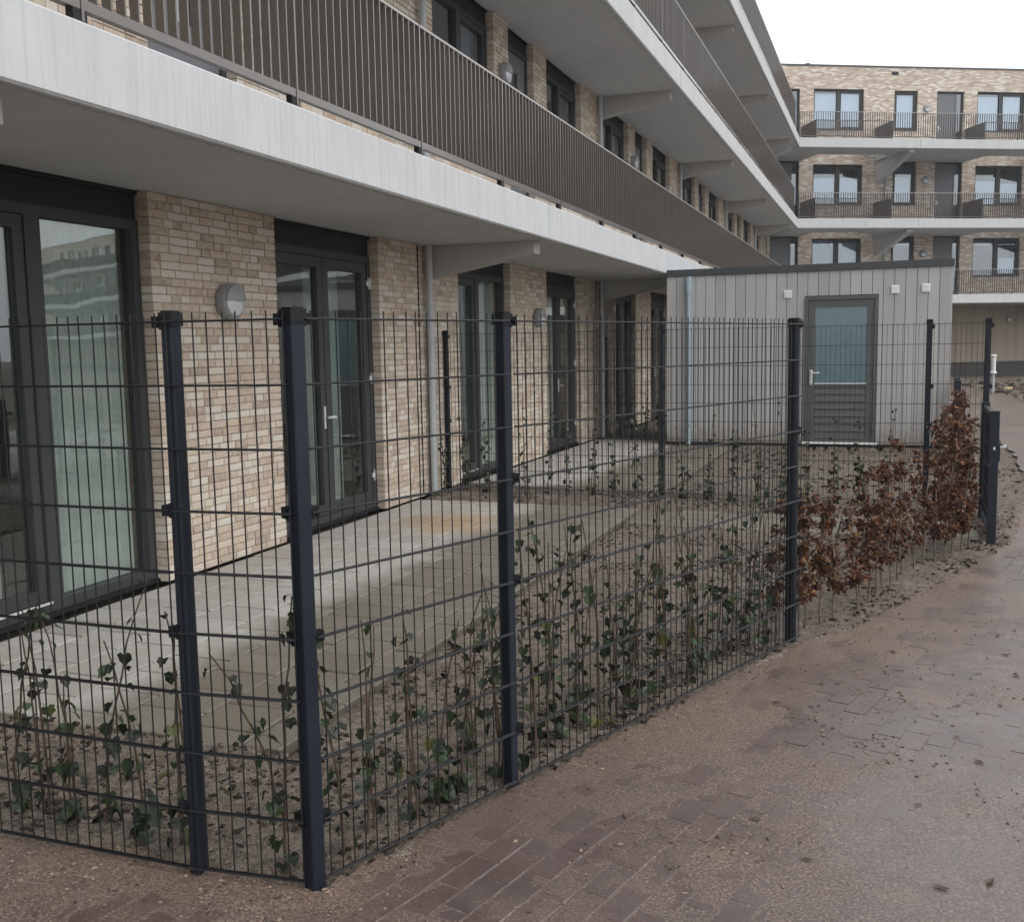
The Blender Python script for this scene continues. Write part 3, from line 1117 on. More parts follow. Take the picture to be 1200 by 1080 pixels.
def upper_window(s0, s1, z0, z1, i):
    e = 0.004
    fr = MB()
    fr.box(s0 + e, s1 - e, FY + 0.02, FY + 0.14, z1 - 0.2, z1 - 0.004, 1)
    frame_rect(fr, s0 + e, s1 - e, z0 + 0.04, z1 - 0.2, 0.065, FY, FY + 0.11)
    mid = (s0 + s1) / 2
    fr.box(mid - 0.05, mid + 0.05, FY, FY + 0.11, z0 + 0.105, z1 - 0.265)
    w = fr.build('window', ['anthracite_frame', 'dark_panel'], bld)
    pane_o(w, s0 + e + 0.065, mid - 0.05, z0 + 0.105, z1 - 0.265, FY + 0.055, 'glass_upper')
    lf = MB()
    frame_rect(lf, mid + 0.054, s1 - e - 0.069, z0 + 0.11, z1 - 0.27, 0.07, FY + 0.01, FY + 0.08)
    lf.build('sash', 'anthracite_frame', w)
    pane_o(w, mid + 0.12, s1 - e - 0.14, z0 + 0.18, z1 - 0.34, FY + 0.045, 'glass_upper')
    MB().box(s0 - 0.0, s1 + 0.0, FM - 0.03, FM + 0.14, z0, z0 + 0.035).build('sill', 'roof_edge', w)
    if i % 3 != 1:
        curtain_o(w, mid + 0.35, s1 - 0.06, z0 + 0.1, z1 - 0.22, FY + 0.22, 'net_curtain')
        curtain_o(w, s0 + 0.06, s0 + 0.4, z0 + 0.1, z1 - 0.22, FY + 0.22, 'net_curtain')


def upper_door(s0, s1, z0, z1):
    e = 0.004
    fr = MB()
    fr.box(s0 + e, s1 - e, FY + 0.02, FY + 0.14, z1 - 0.2, z1 - 0.004, 1)
    frame_rect(fr, s0 + e, s1 - e, z0, z1 - 0.2, 0.065, FY, FY + 0.11)
    w = fr.build('front_door', ['anthracite_frame', 'dark_panel'], bld)
    a, b = s0 + e + 0.067, s1 - e - 0.067
    lf = MB()
    gl0, gl1 = (a + b) / 2 - 0.10, (a + b) / 2 + 0.16
    za, zb = z0 + 0.07, z1 - 0.27
    lf.box(a, gl0, FY + 0.02, FY + 0.08, za, zb)
    lf.box(gl1, b, FY + 0.02, FY + 0.08, za, zb)
    lf.box(gl0, gl1, FY + 0.02, FY + 0.08, za, za + 0.9)
    lf.box(gl0, gl1, FY + 0.02, FY + 0.08, zb - 0.25, zb)
    lf.build('door_leaf', 'door_paint', w)
    pane_o(w, gl0, gl1, za + 0.9, zb - 0.25, FY + 0.045, 'glass_upper')
    handle_o(w, a + 0.08, z0 + 1.08, FY + 0.019)


for lv in (1, 2, 3):
    for i, (a, b, z0, z1, k) in enumerate(level_ops[lv]):
        if k == 'window':
            upper_window(a, b, z0, z1, i)
        else:
            upper_door(a, b, z0, z1)

# galleries
joints = [-1.5] + [11.05 + MOD * k for k in range(-1, 5)] + [43.2]
for lv, (z0, z1) in enumerate(SLABS):
    for a, b in zip(joints, joints[1:]):
        g = MB()
        A, B = a + 0.006, b - 0.006
        last = b > 43
        prof = [(GM, z0 + 0.014), (GM + 0.014, z0), (GM + 0.05, z0), (GM + 0.056, z0 + 0.012), (GM + 0.08, z0 + 0.012), (GM + 0.086, z0)]
        # front nosing with drip groove, then the soffit and top
        poly = [(GM, z1 - 0.012), (GM, z0 + 0.014), (GM + 0.014, z0), (GM + 0.05, z0), (GM + 0.056, z0 + 0.012), (GM + 0.08, z0 + 0.012), (GM + 0.086, z0), (GM + 0.3, z0), (GM + 0.3, z1), (GM + 0.012, z1)]
        g.prism_x(A, B, list(reversed(poly)) if False else poly, 0)
        if not last:
            g.box(A, B, GM + 0.3, FM + 0.07, z0, z1, 0)
        else:
            g.prism_z(z0, z1, [(A, GM + 0.3), (43.2, GM + 0.3), (45.72, FM + 0.05), (A, FM + 0.05)], 0)
            g.prism_z(z0 + 0.001, z1 - 0.001, [(43.2, GM + 0.006), (43.72, GM + 0.3), (43.2, GM + 0.3)], 0)
        g.build('gallery_slab', ['precast_concrete'], bld)
    for k in range(-1, 5):
        x = 11.10 + MOD * k
        if lv == 0 and x < 0:
            continue
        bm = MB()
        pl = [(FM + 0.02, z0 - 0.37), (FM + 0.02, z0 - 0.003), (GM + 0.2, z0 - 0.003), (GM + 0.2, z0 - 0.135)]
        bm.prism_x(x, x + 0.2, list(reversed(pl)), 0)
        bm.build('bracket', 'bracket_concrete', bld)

# downpipes
for k in range(-1, 5):
    x = 10.97 + MOD * k
    if x < 0:
        continue
    for (zf, zt) in FLOORS[:3]:
        p = MB()
        p.tube([(x, FM - 0.075, zf + 0.01), (x, FM - 0.075, zt - 0.004)], 0.042, 12, 0)
        pp = p.build('downpipe', 'pipe_grey', bld, smooth=False)
        for zz in (zf + 0.5, zt - 0.7):
            q = MB()
            q.tube([(x, FM - 0.075, zz - 0.02), (x, FM - 0.075, zz + 0.02)], 0.047, 12)
            q.box(x - 0.01, x + 0.01, FM - 0.034, FM + 0.01, zz - 0.012, zz + 0.012)
            q.build('pipe_clip', 'pipe_grey', pp)
        # dark rubber flashing strip beside the pipe
    MB().box(x - 0.16, x - 0.145, FM - 0.01, FM + 0.02, 0.02, 2.9).build('expansion_joint', 'dark_panel', bld)

# railings
posts = [4.045 + 1.88 * k for k in range(-3, 21)]
RM = GM + 0.045
fin_mesh = MB().box(-0.006, 0.006, -0.027, 0.027, -0.447, 0.447).mesh('slat', 'rail_bronze')
fin_count = 0
for lv, (z0, z1) in enumerate(SLABS):
    zt = z1 + 1.03
    zb = z1 + 0.062
    for a, b in zip(posts, posts[1:]):
        b = min(b, 43.14)
        r = MB()
        r.box(a + 0.012, b - 0.012, RM - 0.025, RM + 0.025, zt - 0.018, zt)
        ro = r.build('railing', 'rail_top', bld)
        MB().box(a + 0.012, b - 0.012, RM - 0.022, RM + 0.022, zb, zb + 0.05).build('bottom_rail', 'rail_bronze', ro)
        po = MB()
        po.box(a - 0.009, a + 0.009, RM - 0.026, RM + 0.03, z1 + 0.008, zt - 0.002)
        po.box(a - 0.07, a + 0.07, RM - 0.02, RM + 0.05, z1 + 0.0, z1 + 0.008)
        po.box(a - 0.062, a + 0.03, RM - 0.022, RM + 0.022, z1 + 0.008, zb - 0.001, 1)
        po.build('post', ['rail_bronze', 'dark_panel'], ro)
        n = int(round((b - a) / 0.1))
        jo = MB()
        for q in range(1, n):
            x = a + (b - a) * q / n
            zc = (zb + 0.05 + zt - 0.018) / 2
            if lv == 0 and x > 2.8 and fin_count < 298:
                o = put('slat', fin_mesh, ro, loc=(x, RM, zc))
                o.rotation_euler = (0, 0, rng.gauss(0, 0.012))
                fin_count += 1
            else:
                jo.box(x - 0.006, x + 0.006, RM - 0.027, RM + 0.027, zc - 0.447, zc + 0.447)
        if jo.v:
            jo.build('slats', 'rail_bronze', ro, kind='stuff')


# wall lamps
def wall_lamp(loc, rotz, label, group='round bulkhead lamps on the walls', r=0.145):
    t = thing('wall_lamp', label, 'wall lamp', loc, rotz, group)
    b = MB()
    seg = 28

    def ring(rr, y):
        return [(rr * math.cos(2 * math.pi * i / seg), y, rr * math.sin(2 * math.pi * i / seg)) for i in range(seg)]
    rings = [ring(r * 0.96, 0.0), ring(r, -0.03), ring(r, -0.075), ring(r * 0.9, -0.095), ring(r * 0.8, -0.098)]
    vs = sum(rings, [])
    fs = []
    for k in range(len(rings) - 1):
        for i in range(seg):
            j = (i + 1) % seg
            fs.append((k * seg + i, k * seg + j, (k + 1) * seg + j, (k + 1) * seg + i))
    b.add(vs, fs)
    b.build('housing', 'lamp_grey', t, smooth=True)
    # eyelid over the upper half, diffuser dome below
    dv, df = [(0, -0.125, 0)], []
    for k, (rr, y) in enumerate(((0.45, -0.12), (0.8, -0.099))):
        dv += ring(r * rr, y)
    for i in range(seg):
        j = (i + 1) % seg
        df.append((0, 1 + i, 1 + j))
        df.append((1 + i, 1 + seg + i, 1 + seg + j, 1 + j))
    MB().add(dv, df).build('diffuser', 'lamp_diffuser', t, smooth=True)
    ev, ef = [], []
    half = seg // 2
    for i in range(half + 1):
        a = math.pi * i / half
        for rr, y in ((0.97, -0.06), (0.9, -0.112), (0.45, -0.138), (0.0, -0.142)):
            ev.append((r * rr * math.cos(a), y, max(0.003, r * rr * math.sin(a))))
    for i in range(half):
        for k in range(3):
            ef.append((i * 4 + k, (i + 1) * 4 + k, (i + 1) * 4 + k + 1, i * 4 + k + 1))
    ef.append(tuple(i for i in (0, 1, 2, 3)) + tuple(half * 4 + k for k in (2, 1, 0)))
    MB().add(ev, ef).build('eyelid', 'lamp_grey', t, smooth=False)
    return t


wall_lamp(sm(7.14, FM - 0.005, 2.14), PHI, 'grey round wall lamp on the brick pier between the two nearest garden doors')
wall_lamp(sm(15.0, FM - 0.005, 2.16), PHI, 'grey round wall lamp on the next brick pier, seen through the fence beyond second post')
wall_lamp(sm(13.70, FM - 0.005, 5.46), PHI, 'grey wall lamp on first floor beside nearest dark door, just above the gallery rail')
wall_lamp(sm(21.30, FM - 0.005, 5.46), PHI, 'small grey wall lamp beside the second first-floor door, further along the gallery')

# ------------------------------------------------------------------ far wing
wing = thing('apartment_wing', 'far brick wing of flats with stacked galleries closing the courtyard behind the shed', 'building', CORNER, PHW)
WOFF = 3.0
WL = 98.0
WMOD = 7.52
NW = 12
WS = [(3.17, 3.53), (6.22, 6.60), (9.38, 9.75)]
WF = [(0.0, 3.17), (3.53, 6.22), (6.60, 9.38), (9.75, 13.30)]
wops = {}
for lv in (1, 2, 3):
    zt = [0, 6.22, 9.38, 12.36][lv]
    zw = [0, 6.12, 9.24, 12.38][lv]
    zs = [0, 4.42, 7.52, 10.68][lv]
    ops = []
    for k in range(NW):
        o = WMOD * k
        ops += [(0.05 + o, 1.32 + o, WF[lv][0] + 0.01, zt, 'door'), (1.94 + o, 4.21 + o, zs, zw, 'pair'), (5.6 + o, 6.68 + o, zs, zt, 'single')]
    wops[lv] = ops
ww = MB()
for lv in (1, 2, 3):
    for a, b, c, d_ in wall_cells(-0.1, WL, WF[lv][0], WF[lv][1] if lv == 3 else WF[lv][1] + 0.38, wops[lv]):
        ww.box(a, b, WOFF, WOFF + 0.25, c, d_, 0)
ww.box(-3, WL, WOFF - 0.02, WOFF + 0.3, 13.302, 13.37, 1)
ww.box(-3, WL, WOFF + 0.25, WOFF + 9, 13.2, 13.3, 1)
ww.build('wall', ['brick_courses', 'roof_edge'], wing)
wr = MB()
for lv in (1, 2, 3):
    zf, zt = WF[lv]
    wr.box(-3, WL, WOFF + 4.0, WOFF + 4.1, zf - 0.3, zt, 0)
    wr.box(-3, WL, WOFF + 0.25, WOFF + 4.0, zf - 0.37, zf - 0.004, 1)
    for k in range(NW + 1):
        x = 5.0 + WMOD * k
        wr.box(x - 0.1, x + 0.1, WOFF + 0.25, WOFF + 4.0, zf, zt - 0.4, 0)
wr.build('interior', ['interior_paint', 'interior_floor'], wing)
# ground floor: plinth and timber boarding
wg = MB()
x = -0.1
while x < WL:
    wg.box(x, x + 0.092, WOFF, WOFF + 0.06, 0.68, 3.17, 0, rng.random())
    x += 0.1
wg.box(-0.1, WL, WOFF + 0.03, WOFF + 0.2, 0.68, 3.16, 1)
wg.build('timber_cladding', ['wing_cladding', 'dark_panel'], wing, kind='stuff')
MB().box(-0.1, WL, WOFF - 0.02, WOFF + 0.2, -0.2, 0.64).build('plinth', 'plinth_stone', wing)
MB().box(-0.1, WL, WOFF - 0.04, WOFF + 0.05, 0.642, 0.678).build('plinth_trim', 'roof_edge', wing)

# window and door kinds are built once, then copied along the wing
WY = WOFF + 0.09


def w_pair(x0, x1, z0, z1):
    f = MB()
    frame_rect(f, x0 + 0.003, x1 - 0.003, z0 + 0.003, z1 - 0.003, 0.075, WY, WY + 0.1)
    mid = (x0 + x1) / 2
    f.box(mid - 0.06, mid + 0.06, WY, WY + 0.1, z0 + 0.078, z1 - 0.078)
    o = f.build('window', 'anthracite_frame', wing)
    s = MB()
    frame_rect(s, mid + 0.064, x1 - 0.082, z0 + 0.082, z1 - 0.082, 0.07, WY + 0.01, WY + 0.07)
    s.build('sash', 'anthracite_frame', o)
    pane_o(o, x0 + 0.078, mid - 0.06, z0 + 0.078, z1 - 0.078, WY + 0.05, 'glass_upper')
    pane_o(o, mid + 0.134, x1 - 0.152, z0 + 0.152, z1 - 0.152, WY + 0.04, 'glass_upper')
    MB().box(x0, x1, WOFF - 0.03, WY - 0.001, z0 - 0.002, z0 + 0.03).build('sill', 'roof_edge', o)
    return o


def w_single(x0, x1, z0, z1):
    f = MB()
    frame_rect(f, x0 + 0.003, x1 - 0.003, z0 + 0.003, z1 - 0.003, 0.075, WY, WY + 0.1)
    o = f.build('window', 'anthracite_frame', wing)
    s = MB()
    frame_rect(s, x0 + 0.082, x1 - 0.082, z0 + 0.082, z1 - 0.082, 0.07, WY + 0.01, WY + 0.07)
    s.build('sash', 'anthracite_frame', o)
    pane_o(o, x0 + 0.152, x1 - 0.152, z0 + 0.152, z1 - 0.152, WY + 0.04, 'glass_upper')
    MB().box(x0, x1, WOFF - 0.03, WY - 0.001, z0 - 0.002, z0 + 0.03).build('sill', 'roof_edge', o)
    return o


def w_door(x0, x1, z0, z1):
    f = MB()
    frame_rect(f, x0 + 0.003, x1 - 0.003, z0 + 0.003, z1 - 0.003, 0.07, WY, WY + 0.1)
    o = f.build('front_door', 'anthracite_frame', wing)
    l = MB()
    sp = x0 + 0.9
    l.box(x0 + 0.075, sp, WY + 0.02, WY + 0.07, z0 + 0.075, z1 - 0.075)
    l.box(sp + 0.002, sp + 0.07, WY + 0.005, WY + 0.09, z0 + 0.075, z1 - 0.075)
    l.build('door_leaf', 'door_paint', o)
    pane_o(o, sp + 0.07, x1 - 0.073, z0 + 0.3, z1 - 0.073, WY + 0.04, 'glass_upper')
    b = MB().box(sp + 0.072, x1 - 0.074, WY + 0.02, WY + 0.08, z0 + 0.074, z0 + 0.298)
    b.build('kick_panel', 'anthracite_frame', o)
    handle_o(o, x0 + 0.15, z0 + 1.05, WY + 0.019)
    return o


for lv in (1, 2, 3):
    protos = {}
    for a, b, z0, z1, k in wops[lv]:
        if k not in protos:
            fn = {'pair': w_pair, 'single': w_single, 'door': w_door}[k]
            protos[k] = (fn(a, b, z0, z1), a)
        else:
            p, a0 = protos[k]
            c = copy_tree(p, wing)
            c.location.x = a - a0
    # curtains and blinds seen at some windows
for (x0, x1, z0, z1) in ((2.05, 3.0, 4.5, 6.05), (3.2, 4.1, 4.5, 6.05)):
    curtain_o(wing, x0, x1, z0, z1, WY + 0.2, 'net_curtain', 0.03, 0.12)
for (x0, x1, z0, z1) in ((2.05, 3.0, 7.6, 8.7), (3.2, 4.1, 7.6, 8.7), (5.75, 6.5, 7.6, 8.75), (9.55, 10.5, 7.6, 8.6), (10.75, 11.6, 7.6, 8.5), (2.02, 3.02, 10.75, 12.2), (3.2, 4.1, 10.75, 12.2), (5.75, 6.55, 10.75, 12.2), (9.55, 10.55, 10.75, 12.2), (10.72, 11.62, 10.75, 12.2), (10.8, 11.55, 4.5, 5.25)):
    MB().box(x0, x1, WY + 0.085, WY + 0.09, z0, z1).build('blind', 'white_plastic', wing)

for lv, (z0, z1) in enumerate(WS):
    for k in range(-1, NW):
        a = 5.15 + WMOD * k if k >= 0 else 0.0
        b = min(5.15 + WMOD * (k + 1), WL)
        g = MB()
        poly = [(0, z1 - 0.012), (0, z0 + 0.014), (0.014, z0), (0.05, z0), (0.056, z0 + 0.012), (0.08, z0 + 0.012), (0.086, z0), (0.3, z0), (0.3, z1), (0.012, z1)]
        g.prism_x(a + 0.006, b - 0.006, poly)
        g.box(a + 0.006, b - 0.006, 0.3, 1.5, z0, z1)
        # bridges to the doors; open wells in front of the paired windows
        segs = []
        for q in range(NW + 1):
            v0, v1 = 1.42 + WMOD * q, 4.72 + WMOD * q
            segs.append((-0.0 if q == 0 else 4.72 + WMOD * (q - 1), v0 if lv else v0 + WMOD - 4.2))
        for p0, p1 in segs:
            u0, u1 = max(p0, a + 0.006), min(p1, b - 0.006)
            if u1 > u0 + 0.01:
                g.box(u0, u1, 1.5, WOFF - 0.004, z0, z1)
        g.build('gallery_slab', 'precast_concrete', wing)
    for k in range(NW):
        x = 4.80 + WMOD * k
        bm = MB()
        pl = [(WOFF - 0.003, z0 - 0.92), (WOFF - 0.003, z0 - 0.003), (0.22, z0 - 0.003), (0.22, z0 - 0.12)]
        bm.prism_x(x, x + 0.24, list(reversed(pl)))
        bm.build('bracket', 'precast_concrete', wing)
        if lv < 2:
            pass
    # outer railing
    zt = z1 + 1.03
    step = 1.88
    n = int(WL / step)
    for q in range(n):
        a, b = q * step + 0.03, (q + 1) * step + 0.03
        r = MB()
        r.box(a, b - 0.004, 0.03, 0.07, zt - 0.018, zt, 1)
        r.box(a, b - 0.004, 0.035, 0.065, z1 + 0.06, z1 + 0.095, 0)
        r.box(a, a + 0.016, 0.025, 0.08, z1, zt - 0.018, 0)
        m = int(round(step / 0.1))
        for i in range(1, m):
            x = a + (b - a) * i / m
            r.box(x - 0.008, x + 0.008, 0.033, 0.067, z1 + 0.095, zt - 0.018, 0)
        r.build('railing', ['rail_dark', 'rail_top'], wing)
    # railings round the wells
    for k in range(NW if lv else 0):
        v0, v1 = 1.42 + WMOD * k, 4.72 + WMOD * k
        r = MB()
        for x in (v0 - 0.03, v1 + 0.03):
            yy = 1.55
            while yy < WOFF - 0.05:
                r.box(x - 0.02, x + 0.02, yy - 0.004, yy + 0.004, z1 + 0.06, zt - 0.02)
                yy += 0.05
            r.box(x - 0.02, x + 0.02, 1.47, WOFF - 0.02, zt - 0.02, zt)
            r.box(x - 0.02, x + 0.02, 1.47, WOFF - 0.02, z1 + 0.03, z1 + 0.06)
            r.box(x - 0.016, x + 0.016, 1.5, WOFF - 0.03, z1 + 0.061, zt - 0.021, 1)
        x = v0
        while x < v1:
            r.box(x - 0.005, x + 0.005, 1.43, 1.465, z1 + 0.06, zt - 0.05)
            x += 0.1
        r.box(v0 - 0.05, v1 + 0.05, 1.425, 1.468, zt - 0.05, zt - 0.022)
        r.build('well_railing', ['rail_bronze', 'screen_panel'], wing)
for k in range(NW):
    for zf, zt in WF[1:3]:
        x = 5.25 + WMOD * k
        MB().tube([(x, WOFF - 0.07, zf), (x, WOFF - 0.07, zt - 0.004)], 0.045, 8).build('downpipe', 'pipe_grey', wing)
    MB().box(5.45 + WMOD * k, 5.75 + WMOD * k, WOFF - 0.01, WOFF + 0.02, 13.0, 13.14).build('vent', 'dark_panel', wing)
vt = MB()
vt.tube([(1.9, WOFF + 0.6, 13.3), (1.9, WOFF + 0.6, 13.55)], 0.12, 10)
vt.build('roof_vent', 'roof_edge', wing)


def wp(t, off, z):
    return CORNER + Vector((math.cos(PHW) * t - math.sin(PHW) * off, math.sin(PHW) * t + math.cos(PHW) * off, z))


for z, lab in ((11.62, 'round lamp on the top floor of the far wing beside its door'), (8.60, 'round lamp on the middle gallery of the far wing beside the door'), (5.45, 'round lamp on the lowest brick storey of far wing above the shed roof')):
    wall_lamp(wp(7.1, WOFF - 0.004, z), PHW, lab, r=0.16)
wall_lamp(wp(11.3, WOFF - 0.004, 2.55), PHW, 'small dark lamp on the timber boarding under the far gallery', r=0.13)

# ------------------------------------------------------------------ shed
SH = 17.45
shed = thing('garden_shed', 'flat roofed storage shed clad in grey vertical boards behind the gardens', 'shed', sm(SH, 0), PHI)
ML, MR = 3.6, -0.88            # m of the left and right ends
core = MB()
core.box(0.03, 3.0, MR + 0.03, ML - 0.03, 0.02, 2.84)
core_o = core.build('wall', 'dark_panel', shed)
D0, D1 = 0.20, 1.33            # door opening in m
bm_front = {}
y = ML
k = 0
while y > MR + 0.03:
    y1 = max(y - 0.165, MR)
    if y1 < D0 - 0.001 and y > D0 + 0.001:
        pass
    segs = [(0.06, 2.85)]
    ya, yb = y1 + 0.004, y - 0.004
    pieces = []
    if yb <= D0 or ya >= D1:
        pieces = [(ya, yb, 0.06, 2.85)]
    else:
        pieces = [(ya, yb, 2.46, 2.85)]
        if ya < D0 - 0.01:
            pieces.append((ya, D0, 0.06, 2.46))
        if yb > D1 + 0.01:
            pieces.append((D1, yb, 0.06, 2.46))
    for (p0, p1, z0, z1) in pieces:
        b = MB()
        b.box(-0.004 + rng.uniform(-0.0015, 0.0015), 0.028, p0, p1, z0, z1)
        b.build('board', 'shed_cladding', core_o)
    y = y1
for side, yy in ((0, ML), (1, MR)):
    x = 0.03
    j = MB()
    while x < 2.95:
        if side == 0:
            j.box(x, x + 0.157, ML - 0.028, ML - 0.001, 0.06, 2.85, 0, rng.random())
        else:
            j.box(x, x + 0.157, MR + 0.001, MR + 0.028, 0.06, 2.85, 0, rng.random())
        x += 0.165
    j.build('side_boards', 'shed_cladding', core_o, kind='stuff')
rt = MB()
rt.box(-0.03, 3.03, MR - 0.012, ML + 0.02, 2.853, 2.95)
rt.box(-0.02, 3.02, MR - 0.005, ML + 0.01, 2.951, 2.965)
rt.build('roof', 'roof_edge', shed)
MB().box(0.0, 0.05, MR, ML, 0.0, 0.057).build('base_strip', 'dark_panel', shed)
dr = MB()
frame_rect(dr, -0.02, 0.05, 0, 0, 0, 0, 0) if False else None
dr.box(-0.03, 0.06, D0, D0 + 0.055, 0.03, 2.45)
dr.box(-0.03, 0.06, D1 - 0.055, D1, 0.03, 2.45)
dr.box(-0.03, 0.06, D0 + 0.055, D1 - 0.055, 2.39, 2.45)
door = dr.build('door', 'shed_door', shed)
lf = MB()
a, b = D0 + 0.06, D1 - 0.06
lf.box(-0.012, 0.04, a, a + 0.105, 0.07, 2.385)
lf.box(-0.012, 0.04, b - 0.105, b, 0.07, 2.385)
lf.box(-0.012, 0.04, a + 0.105, b - 0.105, 2.275, 2.385)
lf.box(-0.012, 0.04, a + 0.105, b - 0.105, 0.985, 1.045)
lf.box(-0.012, 0.04, a + 0.105, b - 0.105, 0.07, 0.135)
lf.build('door_leaf', 'shed_door', door)
MB().box(0.0, 0.02, a + 0.105, b - 0.105, 1.045, 2.275).build('pane', 'frosted_pane', door)
nb = MB()
nb.box(-0.016, 0.005, a + 0.10, a + 0.108, 1.03, 2.28)
MB().box(-0.018, -0.0125, a + 0.10, b - 0.10, 1.03, 1.05).build('glazing_bead', 'white_plastic', door)
for q in range(7):
    z = 0.14 + q * 0.121
    v = MB()
    v.add([(-0.008, a + 0.105, z + 0.004), (-0.008, b - 0.105, z + 0.004), (0.012, b - 0.105, z + 0.117), (0.012, a + 0.105, z + 0.117), (0.03, a + 0.105, z + 0.004), (0.03, b - 0.105, z + 0.004), (0.03, b - 0.105, z + 0.117), (0.03, a + 0.105, z + 0.117)],
          [(0, 3, 2, 1), (4, 5, 6, 7), (0, 1, 5, 4), (2, 3, 7, 6), (0, 4, 7, 3), (1, 2, 6, 5)])
    v.build('slat', 'shed_door', door)
h = MB()
h.box(-0.03, -0.0125, b - 0.075, b - 0.03, 1.02, 1.27)
h.box(-0.075, -0.06, b - 0.19, b - 0.045, 1.21, 1.232)
h.box(-0.075, -0.03, b - 0.06, b - 0.045, 1.21, 1.232)
h.build('handle', 'steel_bright', door)
for z in (0.35, 1.2, 2.15):
    MB().tube([(-0.034, a - 0.002, z - 0.06), (-0.034, a - 0.002, z + 0.06)], 0.011, 8).build('hinge', 'shed_door', door)
MB().box(-0.04, 0.0, D0 - 0.02, D1 + 0.02, 0.058, 0.098).build('threshold', 'white_plastic', door)
for mm, z in ((1.60, 2.50), (-0.04, 2.52), (-0.49, 2.53)):
    v = MB()
    v.box(-0.02, -0.0065, mm - 0.06, mm + 0.06, z - 0.065, z + 0.065)
    vo = v.build('vent', 'white_plastic', shed)
    for q in range(4):
        MB().box(-0.032, -0.0205, mm - 0.052, mm + 0.052, z - 0.052 + q * 0.028, z - 0.052 + q * 0.028 + 0.017).build('slat', 'white_plastic', vo)
p = MB()
p.tube([(-0.06, 3.22, 0.02), (-0.06, 3.22, 2.55)], 0.04, 12)
po = p.build('downpipe', 'pipe_shed', shed)
MB().tube([(-0.06, 3.22, 2.55), (-0.06, 3.22, 2.60), (-0.06, 3.22, 2.84)], [0.05, 0.058, 0.06], 12).build('hopper', 'pipe_shed', po)
for z in (0.5, 1.6):
    q = MB().tube([(-0.06, 3.22, z - 0.02), (-0.06, 3.22, z + 0.02)], 0.046, 12)
    q.box(-0.02, -0.004, 3.20, 3.24, z - 0.012, z + 0.012)
    q.build('pipe_clip', 'pipe_shed', po)

# ------------------------------------------------------------------ fences
PW_, PD = 0.040, 0.056
post_mesh = None


def make_post(parent, loc, rot, h, kind='post', w=PW_, d=PD, clamps=(), side=1):
    b = MB()
    c = 0.004
    x, y = w / 2, d / 2
    poly = [(-x + c, -y), (x - c, -y), (x, -y + c), (x, y - c), (x - c, y), (-x + c, y), (-x, y - c), (-x, -y + c)]
    b.prism_z(-0.15, h, poly)
    o = b.build('post', 'fence_steel', parent, loc=loc, rotz=rot)
    k = MB()
    X, Y = x + 0.004, y + 0.004
    k.prism_z(h - 0.035, h + 0.008, [(-X, -Y), (X, -Y), (X, Y), (-X, Y)])
    k.prism_z(h + 0.008, h + 0.014, [(-X + .006, -Y + .006), (X - .006, -Y + .006), (X - .006, Y - .006), (-X + .006, Y - .006)])
    k.build('cap', 'black_plastic', o)
    for (cx, cy, z, a) in clamps:
        q = MB()
        q.box(-0.020, 0.015, -0.012, 0.012, -0.018, 0.018)
        q.box(-0.026, -0.010, -0.010, 0.010, -0.024, 0.024)
        q.tube([(0.0, -0.02, 0), (0.0, -0.014, 0)], 0.008, 6)
        q.build('clamp', 'black_plastic', o, loc=(cx, cy, z), rotz=a)
    return o


WR, HR = 0.0026, 0.0035
ZTOP = 1.833


def rod_mesh(h=1.83):
    return MB().tube([(0, 0, 0.004), (0, 0, h)], WR, 6).mesh('vertical_rod', 'wire_steel')


ROD = rod_mesh()


def panel_single(parent, p0, p1, offs=0.0, nrm=(0, 0)):
    """near panels: every rod and every double wire its own object; p0,p1 world xy"""
    d = Vector((p1[0] - p0[0], p1[1] - p0[1], 0))
    L = d.length
    ang = math.atan2(d.y, d.x)
    root = empty_part('mesh_panel', parent)
    root.location = (p0[0], p0[1], 0)
    root.rotation_euler = (0, 0, ang)
    wm = MB()
    wm.tube([(0, -WR - HR, 0), (L, -WR - HR, 0)], HR, 6)
    wm.tube([(0, WR + HR, 0), (L, WR + HR, 0)], HR, 6)
    wm = wm.mesh('horizontal_wire', 'wire_steel')
    for k in range(10):
        put('horizontal_wire', wm, root, loc=(0, 0, ZTOP - 0.2 * k))
    n = int(L / 0.05)
    st = (L - n * 0.05) / 2
    for i in range(n + 1):
        o = put('vertical_rod', ROD, root, loc=(st + i * 0.05, 0, 0.03))
        o.rotation_euler = (rng.gauss(0, 0.0012), rng.gauss(0, 0.0012), 0)
    return root


def panel_joined(parent, p0, p1, z=0.0, h=1.83, rad=1.0):
    d = Vector((p1[0] - p0[0], p1[1] - p0[1], 0))
    L = d.length
    ang = math.atan2(d.y, d.x)
    b = MB()
    k = 0
    while h - 0.015 - 0.2 * k > 0:
        zz = h - 0.015 - 0.2 * k
        b.tube([(0, -WR - HR, zz), (L, -WR - HR, zz)], HR, 4)
        b.tube([(0, WR + HR, zz), (L, WR + HR, zz)], HR, 4)
        k += 1
    n = int(L / 0.05)
    st = (L - n * 0.05) / 2
    for i in range(n + 1):
        b.tube([(st + i * 0.05, 0, 0.0), (st + i * 0.05, 0, h)], WR * rad, 4)
    return b.build('mesh_panel', 'wire_steel', parent, loc=(p0[0], p0[1], z), rotz=ang)


